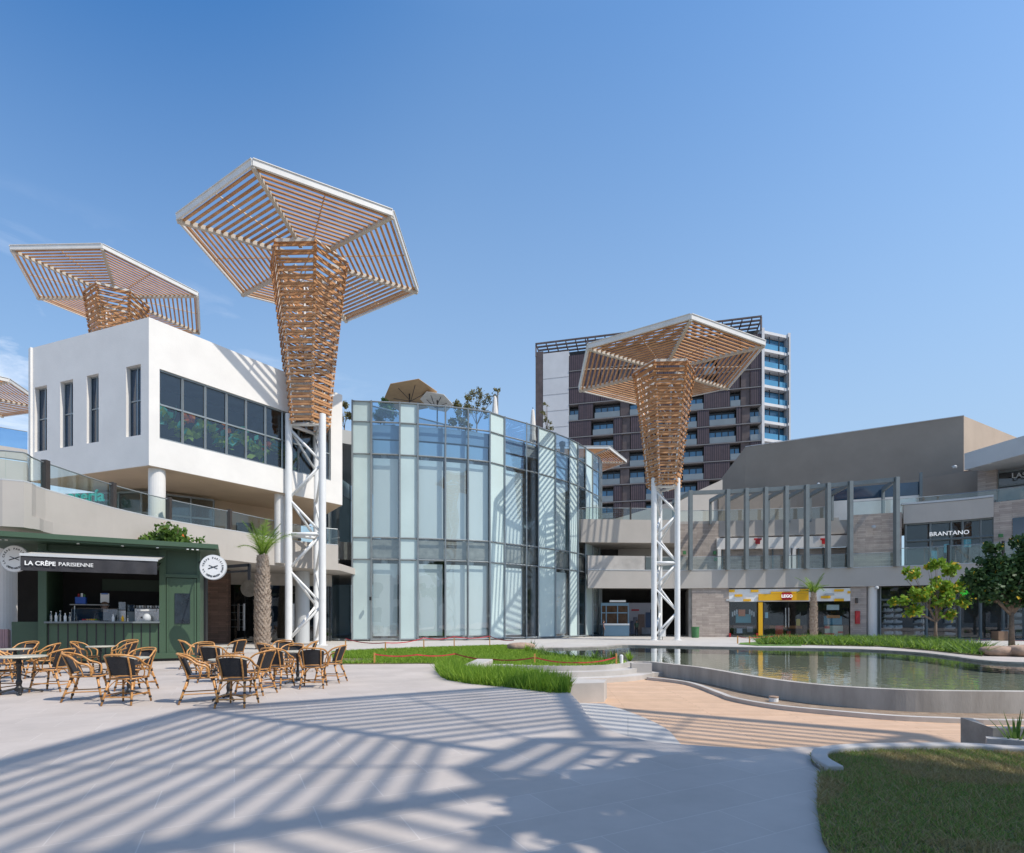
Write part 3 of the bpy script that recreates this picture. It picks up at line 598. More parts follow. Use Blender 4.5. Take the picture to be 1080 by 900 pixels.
# ground floor under walkway
gf = thing('ground_floor_shops', (-17, 38, 0), 'dark recessed ground floor shop fronts under the left walkway', 'shop front')
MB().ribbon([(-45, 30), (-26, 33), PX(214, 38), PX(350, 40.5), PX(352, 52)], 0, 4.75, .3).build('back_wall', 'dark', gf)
MB().ribbon([PX(210, 34.8), PX(240, 35.2)], 0, 4.9, .8).build('stone_pier', 'brownstone', gf)
MB().ribbon([PX(100, 34), PX(214, 36), PX(350, 39.0)], 3.9, 4.74, .3).build('fascia', 'conc', gf)
MB().ribbon([PX(240, 36.6), PX(350, 38.9)], .02, 3.9, .05).build('shop_glass', 'glass_dark', gf)
fm = MB()
for x in (242, 258, 268, 284, 304, 326, 348): p = on_line(x, PX(240, 36.5), PX(350, 38.8)); fm.bar((*p, 0), (*p, 3.9), .07, .07)
fm.build('frame', 'black', gf)
for x, h in ((252, 2.6), (258, 2.6), (310, 2.6)): p = PX(x, 36.4); MB().box(p[0] - .07, p[0] + .07, p[1] - .1, p[1], .8, h).build('door_handle', 'silver', gf)
for x in (246, 250, 254):
    for z in (1.0, 1.5, 2.0, 2.5): p = PX(x, 37.6); MB().box(p[0] - .14, p[0] + .14, p[1], p[1] + .1, z, z + .06).build('shelf', 'hr_wall', gf)
p = PX(263, 36.2); MB().lathe([(.55, 0), (.55, .08)], (0, 0, 0), 24, Matrix.Translation((p[0], p[1], ZY(621, 36.2))) @ Matrix.Rotation(R(90), 4, 'X')).build('round_sign', 'conc_dark', gf)
p = PX(313, 36.8); text('ass', .95, 'conc_dark', gf, face_mtx((*p, ZY(622, 36.8)), (1, .2, 0)), 'sign_lettering', .03)
p = PX(319, 36.4); MB().lathe([(.45, 0), (.45, 4.74)], (*p, 0), 24).build('column', 'ltgrey', gf)
p = PX(6, 20.9); MB().lathe([(.34, 0), (.34, 4.5), (.5, 4.51), (.5, 4.74)], (*p, 0), 24).build('round_column', 'plaster', None, label='white round column under the walkway left of the kiosk', cat='column')
# magenta shirted visitor on walkway built later

# ------------------------------------------------------------------ glass building
gl_px = [357.8, 372, 392, 422, 441, 470, 494, 517, 532.6, 555.4, 568, 586, 600.7, 609.6, 617.6, 625, 633]
kn = [(-12.4, 39.15), (-11.4, 38.95), (-6.84, 39.5), (-2.1, 40.85), (-.54, 42.1), (2.15, 44.2), (3.66, 45.7), (5.83, 48.2), (8.0, 52.0), (8.7, 54.5)]
crv = smooth_curve(kn, 10)
node = [at_px(crv, p) for p in gl_px[:-1]] + [(8.45, 52.6)]
kinds = ['d', 'f', 'c', 'f', 'c', 'c', 'c', 'f', 'c', 'd', 'f', 'c', 'f', 'd', 'f', 'c']
extra = [(8.9, 54.2), (8.8, 57), (8.0, 60), (6.0, 62.5), (2, 64), (-4, 64.5), (-10, 63), (-14, 59), (-16, 54), (-16.4, 48), (-15.4, 43.5), (-14, 40.8), (-13.2, 39.8), (-12.4, 39.15)]
ring = [node[0]] + node[1:] + extra
kinds = kinds + ['c', 'f', 'c', 'f', 'c', 'f', 'c', 'f', 'c', 'f', 'd', 'd', 'd', 'd']
gb = thing('glass_building', (-4, 50, 0), 'curved glass pavilion with mint and clear panels in the middle', 'building')
LV = [.12, 5.86, 7.42, 13.4, 15.7, 17.15]
for i in range(len(ring) - 1):
    a, b = ring[i], ring[i + 1]; k = kinds[i]; nm = {'f': 'frosted_panel', 'c': 'clear_panel', 'd': 'dark_panel'}[k]; w_ = MB(); ms = ['glass', 'glass_blue', 'frost', 'glass_dark']
    for j in range(5):
        w_.cur = 2 if k == 'f' else (3 if k == 'd' else (1 if j >= 3 else 0))
        if k == 'f' and j == 4: w_.cur = 2
        w_.quad((*a, LV[j]), (*b, LV[j]), (*b, LV[j + 1]), (*a, LV[j + 1]))
    w_.build(nm, ms, gb)
    MB().bar((a[0], a[1] - .05, 0), (a[0], a[1] - .05, 17.2), .1, .22, (0, 1, 0)).build('mullion', 'mull', gb)
    if k == 'c' and i < 18 or (k == 'd' and 8 < i < 18):
        # blinds a little inside
        d = V(b[0] - a[0], b[1] - a[1], 0); n = V(-d.y, d.x, 0).normalized() * .3; e = d.normalized() * .07
        s_ = -1 if i == 6 else 1
        if k == 'c':
            for (z0, z1, cut) in ((.35 + .0 * i, 5.6, .07 if i % 2 == 0 else .0), (7.5, 13.2, .05 if i % 3 else .0), (13.5, 14.5, 0)):
                MB().ribbon([(a[0] + n.x + e.x, a[1] + n.y + e.y), (b[0] + n.x - e.x - d.x * cut, b[1] + n.y - e.y - d.y * cut)], z0, z1, .01).build('roller_blind', 'blind', gb)
for z in LV:
    MB().tube([(p[0], p[1] - .05, z) for p in ring], .06, 4).build('transom', 'mull', gb)
core = inset(ring[:-1], .02)
MB().prism(inset(ring[:-1], .025), 6.0, 7.3).build('floor_slab', 'conc_dark', gb)
MB().prism(inset(ring[:-1], .03), 14.6, 15.6).build('roof_slab', 'ltgrey', gb)
MB().prism(inset(ring[:-1], .02), .0, .1).build('base_slab', 'conc', gb)
MB().prism(inset(ring[:-1], .45), .1, 14.6).build('core_wall', 'ltgrey', gb)
m_ = MB()
for i in (2, 4, 6, 8, 10, 12, 14):
    p = inset(ring[:-1], .09)[i]; m_.lathe([(.25, .1), (.25, 14.6)], (*p, 0), 12)
m_.build('inner_columns', 'ltgrey', gb)
# steel fins on left return
for i, x in enumerate((347.5, 350.5)):
    MB().bar((*PX(x, 39.6 + i * .8), 0), (*PX(x, 39.6 + i * .8), 15.5), .08, .3, (0, 1, 0)).build('fin', 'mull', gb)
MB().box(*(PX(384.5, 38.85)[0] + d for d in (7.6, 7.75)), 0, 0, 0, 0) if False else None
p = PX(391, 38.7); MB().box(p[0] - .06, p[0] + .06, p[1] - .15, p[1], 2.9, 3.15).build('entry_reader', 'black', gb)
# roof terrace objects
def open_parasol(px, py, Y, r, z, m, label, tilt=0.0, ry=0.0):
    x, _ = PX(px, Y); t = thing('parasol', (x, Y, 15.6), label, 'parasol'); n = 6; Mx = Matrix.Translation((x, Y, z)) @ Matrix.Rotation(tilt, 4, 'Y') @ Matrix.Rotation(ry, 4, 'X')
    b = MB(); vs = [Mx @ V(0, 0, 0)] + [Mx @ V(r * math.cos(2 * math.pi * k / n), r * math.sin(2 * math.pi * k / n), -.12 * r) for k in range(n)]
    b.add(vs + [v - V(0, 0, .03) for v in vs], [(0, 1 + k, 1 + (k + 1) % n) for k in range(n)] + [(7 + 0, 8 + (k + 1) % n, 8 + k) for k in range(n)] + [(1 + k, 8 + k, 8 + (k + 1) % n, 1 + (k + 1) % n) for k in range(n)])
    b.build('canopy', m, t)
    MB().tube([(x, Y, 15.6), Mx @ V(0, 0, .1)], .05, 8).build('pole', 'brown', t)
    for k in range(n): MB().tube([Mx @ V(0, 0, -.7), Mx @ V(r * .6 * math.cos(2 * math.pi * k / n), r * .6 * math.sin(2 * math.pi * k / n), -.1 * r)], .025, 5).build('rib', 'brown', t)
open_parasol(432, 403, 42.6, 2.15, ZY(415, 42.6), 'fabric_tan', 'open tan parasol on the roof terrace of the glass building', R(-10), R(-12))
open_parasol(461, 418, 43.3, 1.35, ZY(422, 43.3), 'fabric_white', 'smaller white parasol beside the tan one on the roof terrace', R(10), R(-12))
for px, Y, py, lb in ((522, 43.6, 419, 'closed pale parasol on the roof terrace near the leafy shrub'), (562, 46.5, 433, 'closed pale parasol on the roof terrace near the bare slim tree')):
    x, _ = PX(px, Y); z1 = ZY(py, Y); t = thing('closed_parasol', (x, Y, 15.6), lb, 'parasol', 'closed parasols on the roof terrace')
    MB().lathe([(.1, 16.6), (.3, 16.8), (.22, 17.6), (.26, 18), (.12, z1), (.02, z1 + .1)], (x, Y, 0), 10).build('folded_cloth', 'fabric_white', t); MB().tube([(x, Y, 15.6), (x, Y, z1 + .25)], .03, 6).build('pole', 'brown', t)
x, _ = PX(525, 43.9); MB().tube([(x, 43.9, 15.6), (x, 43.9, ZY(413, 43.9))], .05, 8).build('mast', 'conc_dark', label='slim grey pole standing behind the closed parasol on the roof', cat='pole')
def tree(name, x, y, z0, trunk_h, limbs, blobs, leaf, n, lsize, label, cat='tree', tr=.12, seed=0, extra=None, elong=1.5, bark='bark', droop=.3):
    t = thing(name, (x, y, z0), label, cat); r_ = random.Random(seed); rr = np.random.default_rng(seed)
    b = MB(); b.tube([(x, y, z0), (x + r_.uniform(-.05, .05), y, z0 + trunk_h * .5), (x, y, z0 + trunk_h)], [tr * 1.25, tr, tr * .8], 8)
    for (bx, by, bz, br) in blobs[:limbs]:
        m1_ = V(x + (bx) * .45 + r_.uniform(-.1, .1), y + by * .45, z0 + trunk_h + (bz - trunk_h) * .4)
        b.tube([(x, y, z0 + trunk_h * .92), m1_, (x + bx, y + by, z0 + bz)], [tr * .6, tr * .35, tr * .1], 6)
        for _ in range(3):
            b.tube([m1_, (x + bx + r_.uniform(-br, br) * .8, y + by + r_.uniform(-br, br) * .8, z0 + bz + r_.uniform(-br, br) * .6)], [tr * .22, tr * .06], 5)
    b.build('trunk', bark, t, smooth=True)
    tot = sum(q[3] ** 2 for q in blobs); cs = []
    for (bx, by, bz, br) in blobs:
        k = int(n * br * br / tot); sub = max(3, k // 45); sc = rr.normal(size=(sub, 3)); sc /= np.linalg.norm(sc, axis=1)[:, None]; sc *= (rr.uniform(.25, 1, sub) ** .5)[:, None] * br * .85; sc[:, 2] *= .75
        pts_ = sc[rr.integers(0, sub, k)] + rr.normal(size=(k, 3)) * br * .2; cs.append(pts_ + np.array([x + bx, y + by, z0 + bz]))
    cs = np.concatenate(cs); leaves_np('crown', leaf, cs, lsize, t, seed, elong, droop)
    if extra:
        em, fr2 = extra; k = rr.choice(len(cs), int(len(cs) * fr2), replace=False); k = k[np.argsort(cs[k][:, 0] + np.sin(cs[k][:, 2] * 3))][: int(len(k))]
        leaves_np('yellow_leaves' if 'yellow' in em else 'blossoms', em, cs[k] + rr.normal(size=(len(k), 3)) * .05, lsize * 1.05, t, seed + 1, elong, droop)
    return t
p = PX(405, 41.5); tree('roof_shrub', p[0], p[1], 15.6, .6, 3, [(-.3, 0, 1.4, .6), (.3, 0, 1.8, .7), (0, .2, 2.3, .6)], 'leaf', 1300, .15, 'round green shrub left of the tan parasol on the roof', 'shrub', .05, 2)
p = PX(486, 43.5); tree('roof_shrub', p[0], p[1], 15.6, .5, 3, [(-.4, 0, 1.8, .6), (.2, 0, 2.4, .65), (-.2, .1, 3.0, .5), (.5, 0, 1.4, .5)], 'leaf_olive', 1200, .14, 'olive leaved shrub right of the white parasol on the roof', 'shrub', .05, 3)
p = PX(503, 44.0); tree('roof_tree', p[0], p[1], 15.6, 1.8, 6, [(-.7, 0, 3.6, .6), (0, 0, 4.2, .65), (.7, 0, 3.9, .6), (1.5, 0, 4.3, .45), (-.2, 0, 3.0, .6), (.5, .2, 2.7, .5)], 'leaf_olive', 1100, .12, 'airy tree with sparse reddish leaves on the roof terrace', 'tree', .06, 4)
p = PX(577, 47.2); tree('roof_tree', p[0], p[1], 15.6, 2.0, 5, [(-.3, 0, 3.8, .35), (.1, 0, 3.2, .4), (.3, 0, 2.5, .4), (-.1, 0, 4.6, .3), (.2, 0, 1.6, .4)], 'leaf_olive', 380, .11, 'slim nearly bare tree on the roof terrace before the high rise', 'tree', .06, 5)
p = PX(593, 48.4); MB().lathe([(.2, 15.6), (.2, 16.9), (.28, 17.0), (.28, 17.3), (.1, 17.4)], (*p, 0), 12).build('roof_lantern', 'black', label='small black lantern on the roof edge right of the slim tree', cat='lantern')
p = PX(622, 52.0); tree('roof_shrub', p[0], p[1] + 2, 15.6, .4, 2, [(-.3, 0, 1.6, .7), (.6, 0, 1.5, .6)], 'leaf_olive', 420, .16, 'brown green shrub at the right end of the glass building roof', 'shrub', .05, 6)
p = PX(362, 40.8); tree('roof_shrub', p[0], p[1] + .3, 15.6, .4, 3, [(-.3, 0, 1.2, .5), (.3, 0, 1.5, .5), (0, 0, 2.0, .4)], 'leaf_olive', 420, .15, 'trailing shrub at the left end of the glass building roof', 'shrub', .05, 7)
for px, Y, lb in ((404, 41.4, 'grey terrace armchair behind the blue glass left of the parasol'), (455, 42.0, 'round terrace sofa behind the blue glass under the white parasol'), (485, 42.8, 'square terrace sofa behind the blue glass right of the parasols'), (541, 45.4, 'pale terrace sofa behind the blue glass near the closed parasols')):
    x, _ = PX(px, Y); t = thing('terrace_sofa', (x, Y, 15.6), lb, 'sofa', 'seats on the roof terrace')
    MB().box(x - .8, x + .8, Y - .4, Y + .4, 15.7, 16.05).build('seat', 'hr_balc', t, bevel=.06); MB().box(x - .8, x + .8, Y + .4, Y + .6, 15.7, 16.5).build('backrest', 'hr_balc', t, bevel=.06)
    for s in (-1, 1): MB().box(x + s * .9 - .1, x + s * .9 + .1, Y - .4, Y + .6, 15.62, 16.25).build('armrest', 'hr_balc', t, bevel=.05)

# ------------------------------------------------------------------ high rise
HL, HR_ = PX(565, 121), PX(803, 110)
hr = thing('high_rise', (28, 116, 0), 'tall apartment tower with mauve louvres and blue windows behind', 'building')
hd = V(HR_[0] - HL[0], HR_[1] - HL[1], 0).normalized(); hn = V(-hd.y, hd.x, 0)
def hp_(px, off=0.0): q = on_line(px, HL, HR_); return (q[0] + hn.x * off, q[1] + hn.y * off)
ZT = 61.0
def hbox(a, b, z0, z1, o0, o1, nm, m, par=None):
    return MB().ribbon([(a[0] + hn.x * o0, a[1] + hn.y * o0), (b[0] + hn.x * o0, b[1] + hn.y * o0)], z0, z1, o1 - o0).build(nm, m, par or hr)
hbox(HL, HR_, 0, ZT, 1.6, 18, 'core', 'dark')
hbox(HL, hp_(573), 0, ZT, -.2, 1.6, 'edge_wall', 'pilaster'); hbox(hp_(573), hp_(600), 0, ZT - .6, -.25, 1.6, 'blank_wall', 'hr_wall')
for k in range(14): q = hp_(573.2); MB().bar((*hp_(573.1, -.27), 8 + 3.6 * k), (*hp_(599.9, -.27), 8 + 3.6 * k), .02, .05).build('wall_joint', 'hr_slab', hr)
FH = 3.62
patA = [(600, 610, 'w'), (610, 626, 'l'), (627, 654, 'w'), (654, 664, 'p'), (664, 680, 'w'), (680, 702, 'l'), (702, 719, 'l'), (720, 742, 'w'), (742, 770, 'l'), (770, 781, 'w'), (781, 791, 'p'), (791, 803, 'l')]
patB = [(600, 624, 'l'), (625, 647, 'w'), (647, 656, 'l'), (656, 665, 'p'), (665, 681, 'l'), (681, 700, 'w'), (700, 716, 'l'), (716, 735, 'w'), (735, 748, 'l'), (748, 776, 'w'), (776, 782, 'l'), (782, 791, 'p'), (791, 803, 'w')]
patC = [(600, 617, 'l'), (617, 633, 'l'), (633, 652, 'l'), (652, 664, 'p'), (664, 700, 'l'), (700, 742, 'l'), (742, 755, 'w'), (756, 780, 'l'), (781, 791, 'p'), (791, 803, 'l')]
for f in range(17):
    z0 = ZT - 1.5 - FH * (f + 1); pat = patC if f < 3 else (patA if (f // 2) % 2 else patB)
    if z0 < 8: break
    hbox(hp_(600), HR_, z0 - .1, z0 + .1, -.32, 1.6, 'floor_slab', 'hr_slab')
    for (a, b, k) in pat:
        pa, pb = hp_(a + .3), hp_(b - .3)
        if k == 'l': hbox(pa, pb, z0 + .2, z0 + FH - .2, -.25, -.12, 'louvre_panel', 'louvre')
        elif k == 'p': hbox(pa, pb, z0 + .16, z0 + FH - .16, -.05, 1.4, 'pilaster', 'pilaster')
        else:
            w_ = hbox(pa, pb, z0 + .2, z0 + FH - .9, 1.1, 1.3, 'window', 'winglass')
            fm = MB(); n = max(2, int((b - a) / 6))
            for i in range(n + 1):
                t = i / n; q = (pa[0] + (pb[0] - pa[0]) * t + hn.x * 1.05, pa[1] + (pb[1] - pa[1]) * t + hn.y * 1.05); fm.bar((*q, z0 + .2), (*q, z0 + FH - .2), .14, .14)
            fm.bar((pa[0] + hn.x, pa[1] + hn.y, z0 + FH - .75), (pb[0] + hn.x, pb[1] + hn.y, z0 + FH - .75), .1, .3); fm.build('frame', 'black', w_)
            hbox(pa, pb, z0 + .16, z0 + 1.35, -.22, -.1, 'balcony', 'hr_balc')
# roof pergola
for t in range(24):
    x = 566 + (803 - 566) * t / 23; MB().bar((*hp_(x, -.3), ZT + 1.4), (*hp_(x, 4.5), ZT + 1.4), .2, .25).build('roof_rafter', 'pilaster', hr)
for o in (-.3, 1.2, 2.7, 4.2): MB().bar((*hp_(565, o), ZT + 1.75), (*hp_(803, o), ZT + 1.75), .3, .3).build('roof_beam', 'pilaster', hr)
for x in (565.5, 620, 680, 740, 802.5): MB().bar((*hp_(x, -.2), ZT - 1), (*hp_(x, -.2), ZT + 1.6), .3, .3).build('roof_post', 'pilaster', hr)
# right wing
WR = PX(831.5, 112); wd = [HR_, WR]
MB().ribbon([(HR_[0] + .3, HR_[1] + 1.5), (WR[0], WR[1] + 1.5)], 0, ZT - .8, 14).build('wing_core', 'winblue', hr)
for p in ((HR_[0] + .2, HR_[1]), WR): MB().box(p[0] - .25, p[0] + .25, p[1] - .4, p[1] + 1.6, 0, ZT - .6).build('fin_wall', 'hr_wall', hr)
for f in range(17):
    z0 = ZT - 1.2 - FH * f
    if z0 < 8: break
    MB().ribbon([(HR_[0] + .45, HR_[1] - .1), (WR[0] - .25, WR[1] - .1)], z0 - .35, z0 + .2, 1.6).build('wing_slab', 'hr_wall', hr)
    if f: 
        MB().ribbon([(HR_[0] + .45, HR_[1] + .1), (WR[0] - .25, WR[1] + .1)], z0 + .2, z0 + 1.4, .05).build('glass_balcony', mat('blue balcony glass', (.06, .24, .40), .1, .1, .3, spec=1), hr)
        w_ = MB().ribbon([(HR_[0] + .45, HR_[1] + 1.35), (WR[0] - .25, WR[1] + 1.35)], z0 + .2, z0 + FH - .6, .1).build('window', 'winglass', hr)
        fm = MB()
        for t in (.05, .35, .65, .95): x = HR_[0] + (WR[0] - HR_[0]) * t; fm.bar((x, HR_[1] + 1.35, z0 + .2), (x, HR_[1] + 1.35, z0 + FH - .4), .15, .15)
        fm.build('frame', 'black', w_)

# ------------------------------------------------------------------ right mall building
Fpx = [620, 700, 770, 850, 900, 960, 1020, 1080, 1200]; FY = [48.5, 49, 48.5, 47.5, 46.5, 45, 43.2, 41, 36]
def FP(px, off=0.0): return PX(px, float(np.interp(px, Fpx, FY)) + off)
def FL(a, b, off=0.0, step=22):
    n = max(1, int(abs(b - a) / step)); return [FP(a + (b - a) * i / n, off) for i in range(n + 1)]
ml = thing('mall_building', (24, 48, 0), 'curved two storey shopping mall with stone walls beyond the pond', 'building')
MB().ribbon(FL(620, 1200), 4.37, 5.96, .4).build('balcony_band', 'beige', ml)
MB().ribbon(FL(620, 1200, -.03), 5.965, 6.03, .5).build('coping', 'ltgrey', ml)
MB().prism(FL(620, 1200, .42) + FL(1200, 620, 9), 4.7, 5.2).build('first_floor_slab', 'beige', ml)
MB().ribbon(FL(730, 769, .12), 0, 4.4, .4).build('ground_stone_wall', 'stone', ml)
MB().ribbon(FL(897, 914, .12), 0, 4.4, .4).build('ground_stone_wall', 'stone', ml)
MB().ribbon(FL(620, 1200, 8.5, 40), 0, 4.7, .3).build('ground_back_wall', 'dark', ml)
p = FP(919.5, .45); MB().lathe([(.36, 0), (.36, 4.37)], (*p, 0), 20).build('column', 'plaster', ml)
p = FP(1100, .6); MB().lathe([(.36, 0), (.36, 4.37)], (*p, 0), 20).build('column', 'plaster', ml)
MB().ribbon([FP(730, .2), FP(726, 7)], 0, 4.4, .3).build('passage_wall', 'conc_dark', ml)
# first floor
s1 = FP(716, 3.2); s2 = FP(760, 3.2)
MB().ribbon([s1, s2], 5.2, 10.7, .4).build('first_floor_stone_wall', 'stone', ml)
MB().ribbon(FL(895, 951, .5), 5.95, ZY(541, 46), .4).build('first_floor_stone_wall', 'stone', ml)
MB().ribbon(FL(1048, 1200, .5), 5.95, ZY(528, 42), .4).build('first_floor_stone_wall', 'stone', ml)
MB().ribbon(FL(635, 716, 5.2), 5.2, 10.0, .3).build('recess_wall', 'dark', ml)
MB().ribbon(FL(756, 900, 3.0), ZY(577, 50), ZY(565, 50), .3).build('white_fascia', 'plaster', ml)
MB().ribbon(FL(756, 900, 3.5), 5.2, ZY(577, 50), .3).build('shutter_wall', 'stone', ml)
for x in (757, 830.5, 836): p0, p1 = FP(x, 2.85), FP(x + 3.5, 2.85); MB().ribbon([p0, p1], 5.2, ZY(577, 50), .5).build('white_pilaster', 'plaster', ml)
fm = MB()
for x in (762, 788, 815, 842, 868, 893): fm.bar((*FP(x, 3.35), 5.9), (*FP(x, 3.35), ZY(577, 50)), .1, .1)
fm.build('shutter_frames', 'greysteel', ml)
MB().ribbon(FL(716, 900, 3.2), ZY(565, 51) + .02, ZY(548, 51), .4).build('upper_band', 'beige', ml)
MB().prism(FL(716, 900, 3.7) + FL(900, 716, 10), 9.9, 10.3).build('second_floor_slab', 'beige', ml)
MB().ribbon(FL(600, 716, .2), ZY(572, 48.7), ZY(547.6, 48.7), .5).build('upper_band', 'beige', ml)
MB().prism(FL(600, 716, .7) + FL(716, 600, 9), 8.5, 9.3).build('second_floor_slab', 'beige', ml)
MB().ribbon(FL(620, 680, .25), 6.03, ZY(586, 48.7), .25).build('concrete_parapet', 'conc', ml)
MB().ribbon([FP(652, 5), FP(716, 4.0)], 6.0, ZY(577, 53), .2).build('stair_wall', 'beige', ml)
# shop: glazed band, upper part
MB().ribbon(FL(953, 1048, .45), ZY(550, 44.5), ZY(530, 44.5), .4).build('shop_fascia_wall', 'beige', ml)
sh = MB().ribbon(FL(955, 1048, .7), 5.96, ZY(550, 44.5), .05).build('shop_window', 'glass_dark', ml)
fm = MB()
for x in (955, 981, 1003, 1015, 1034, 1048): fm.bar((*FP(x, .6), 5.96), (*FP(x, .6), ZY(550, 44.5)), .12, .12)
for z in (ZY(550.5, 44.5), ZY(569, 44.5)): fm.tube([(*q, z) for q in FL(955, 1048, .6)], .1, 4)
fm.build('frame', 'greysteel', sh)
MB().ribbon(FL(955, 1048, 3.5), 5.3, 10, .1).build('shop_interior_wall', mat('dim interior', (.07, .08, .10), .7, .4, .5), ml)
for x, y, w in ((985, 590, 8), (1000, 583, 6), (1020, 577, 10)): q = FP(x, 2.8); MB().box(q[0] - w * .035, q[0] + w * .035, q[1], q[1] + .2, ZY(y, q[1]), ZY(y - 9, q[1])).build('display_panel', mat('cyan lit display', (.1, .35, .5), .5, .1, 2, emit=((.1, .5, .7), .5)), ml)
q0, q1 = FP(985, .45), FP(1015, .45)
text('BRANTANO', .47, 'signlit', ml, face_mtx(((q0[0] + q1[0]) / 2, (q0[1] + q1[1]) / 2 - .1, ZY(563, 44.3)), (q1[0] - q0[0], q1[1] - q0[1], 0)), 'sign_lettering', .04, .0)
for x, z in ((1056, 565), (755, 590), (754, 583), (722, 583)):
    q = FP(x, .25 if x > 800 else 3.0); MB().box(q[0] - .14, q[0] + .14, q[1] - .02, q[1] + .1, ZY(z + 1.8, q[1]), ZY(z - 1.8, q[1])).build('exit_sign', 'bin_green', ml)
# second floor right
zr0 = ZY(530, 46)
tp = [PX(760, 61.5), PX(786, 57.8), PX(1016.5, 49)]; tpr = [PX(1016.5, 49), PX(1076, 55.2), PX(1120, 60)]
tw = thing('taupe_volume', (33, 54, 9), 'large windowless taupe rendered block on top of the mall', 'building')
MB().ribbon(tp[:2], 9.5, [ZY(506, 61.5), ZY(471.6, 57.8)], .5).build('sloped_wall', 'taupe', tw); MB().ribbon(tp[1:], 9.5, ZY(438.8, 49), .5).build('front_wall', 'taupe', tw)
MB().ribbon([tp[2], tpr[1], tpr[2]], 9.5, ZY(438.8, 49), .5).build('side_wall', mat('sunlit taupe render', (.42, .33, .25), .9, .07, .4), tw)  # side wall's direct sun painted in as a lighter, warmer taupe
MB().prism([(tp[1][0] + .3, tp[1][1] + .9), (tp[2][0] - .1, tp[2][1] + .9), (tpr[2][0] - .8, tpr[2][1] + .4), (40, 75), (26, 72)], 16.5, 17).build('roof', 'conc_dark', tw)
for a, b in ((tp[1], tp[2]),): MB().bar((a[0], a[1] - .02, ZY(438.8, 49) + .05), (b[0], b[1] - .02, ZY(438.8, 49) + .03), .06, .06).build('parapet_cap', 'ltgrey', tw)
# banner & clerestory
bq0, bq1 = FP(873, 3.3), FP(971, 3.0)
MB().ribbon([bq0, bq1], ZY(548, 49.5), ZY(527, 49.5), .1).build('white_hoarding', 'plaster', ml)
MB().ribbon([bq0, bq1], ZY(527, 49.5) + .02, ZY(512, 49), .1).build('clerestory_window', 'winblue', ml)
MB().ribbon([FP(970, 2.8), FP(973, 2.8)], ZY(548, 49.5), ZY(500, 48), .3).build('hoarding_post', 'greysteel', ml)
MB().ribbon([FP(758, 8), FP(875, 8), FP(1048, 4.2)], 9.9, 14.5, .3).build('second_floor_wall', 'taupe', ml)
MB().prism(FL(900, 1200, .6) + FL(1200, 900, 9), ZY(541, 46) - .5, ZY(541, 46) - .1).build('second_floor_slab', 'beige', ml)
q = ZY(548, 57); MB().ribbon([PX(640, 58), PX(716, 56), PX(762, 57)], 9.3, [ZY(550, 58), ZY(527, 56), ZY(506, 57)], .3).build('stair_parapet', 'beige', ml)
# right pale block
wb2 = thing('pale_block', (42, 44, 10), 'pale grey overhanging block above the mall at the right edge', 'building')
MB().ribbon([PX(1017, 45.2), PX(1100, 39.6), PX(1250, 34)], [ZY(496, 45.2)] * 3, [ZY(478.5, 45.2)] * 3, 9).build('overhang', 'ltgrey', wb2)
MB().ribbon([PX(1031, 46), PX(1051, 45)], ZY(530, 46), ZY(497, 46), .5).build('stone_pier', 'stone', wb2)
w_ = MB().ribbon([PX(1051, 45.4), PX(1200, 40)], ZY(530, 45), ZY(497, 45), .05).build('shop_window', 'glass_dark', wb2)
fm = MB()
for x in (1052, 1082, 1120): q = on_line(x, PX(1051, 45.3), PX(1200, 39.9)); fm.bar((*q, ZY(530, 45)), (*q, ZY(497, 45)), .12, .12)
for z in (ZY(513, 45), ZY(498, 45)): fm.bar((*PX(1051, 45.3), z), (*PX(1200, 39.9), z), .1, .12)
fm.build('frame', 'greysteel', w_)
MB().ribbon([PX(1017, 48), PX(1200, 42.5)], ZY(530, 46), ZY(490, 46), .3).build('back_wall', mat('rust brown interior', (.12, .07, .05), .8, .3, .8), wb2)
q = on_line(1077, PX(1051, 45.1), PX(1200, 39.7)); text('LASE', .6, 'ltgrey', wb2, face_mtx((*q, ZY(503, 44.5)), (1, -.34, 0)), 'sign_lettering', .03)
w_ = MB().ribbon([FP(1068, .45), FP(1120, .45)], 6.2, ZY(547, 42), .03).build('side_window', 'winblue', ml)
# balustrades on the mall
def mrail(a, b, off, z0, z1, lb, posts=()):
    t = thing('glass_balustrade', (*FP((a + b) / 2, off), z0), lb, 'balustrade', None)
    pts_ = FL(a, b, off)
    for i in range(len(pts_) - 1): MB().ribbon([pts_[i], pts_[i + 1]], z0, z1, .02).build('glass_panel', 'glass_rail', t)
    MB().tube([(*p, z1) for p in pts_], .03, 5).build('handrail', 'mull', t)
    for x in posts: q_ = FP(x, off); MB().box(q_[0] - .07, q_[0] + .07, q_[1] - .07, q_[1] + .07, z0, z1 + .1).build('post', 'brown', t)
mrail(681, 950, .2, 6.04, 7.2, 'first floor glass balustrade behind the grey steel frames')
mrail(950, 1120, .2, 6.04, 7.5, 'first floor glass balustrade in front of the dark shoe shop window', (1000, 1058))
mrail(600, 716, .4, ZY(547.6, 48.7), ZY(535, 48.7), 'upper glass balustrade left of the far canopy tower', (665,))
mrail(716, 900, 3.4, ZY(548, 51), ZY(536, 51), 'upper glass balustrade above the white shop fascia')
mrail(900, 1120, .8, ZY(541, 46) - .02, ZY(526, 46), 'upper glass balustrade above the sign letters at right')
MB().ribbon(FL(951, 1048, .42), ZY(531, 45), ZY(529, 45), .45).build('upper_coping', 'ltgrey', ml)
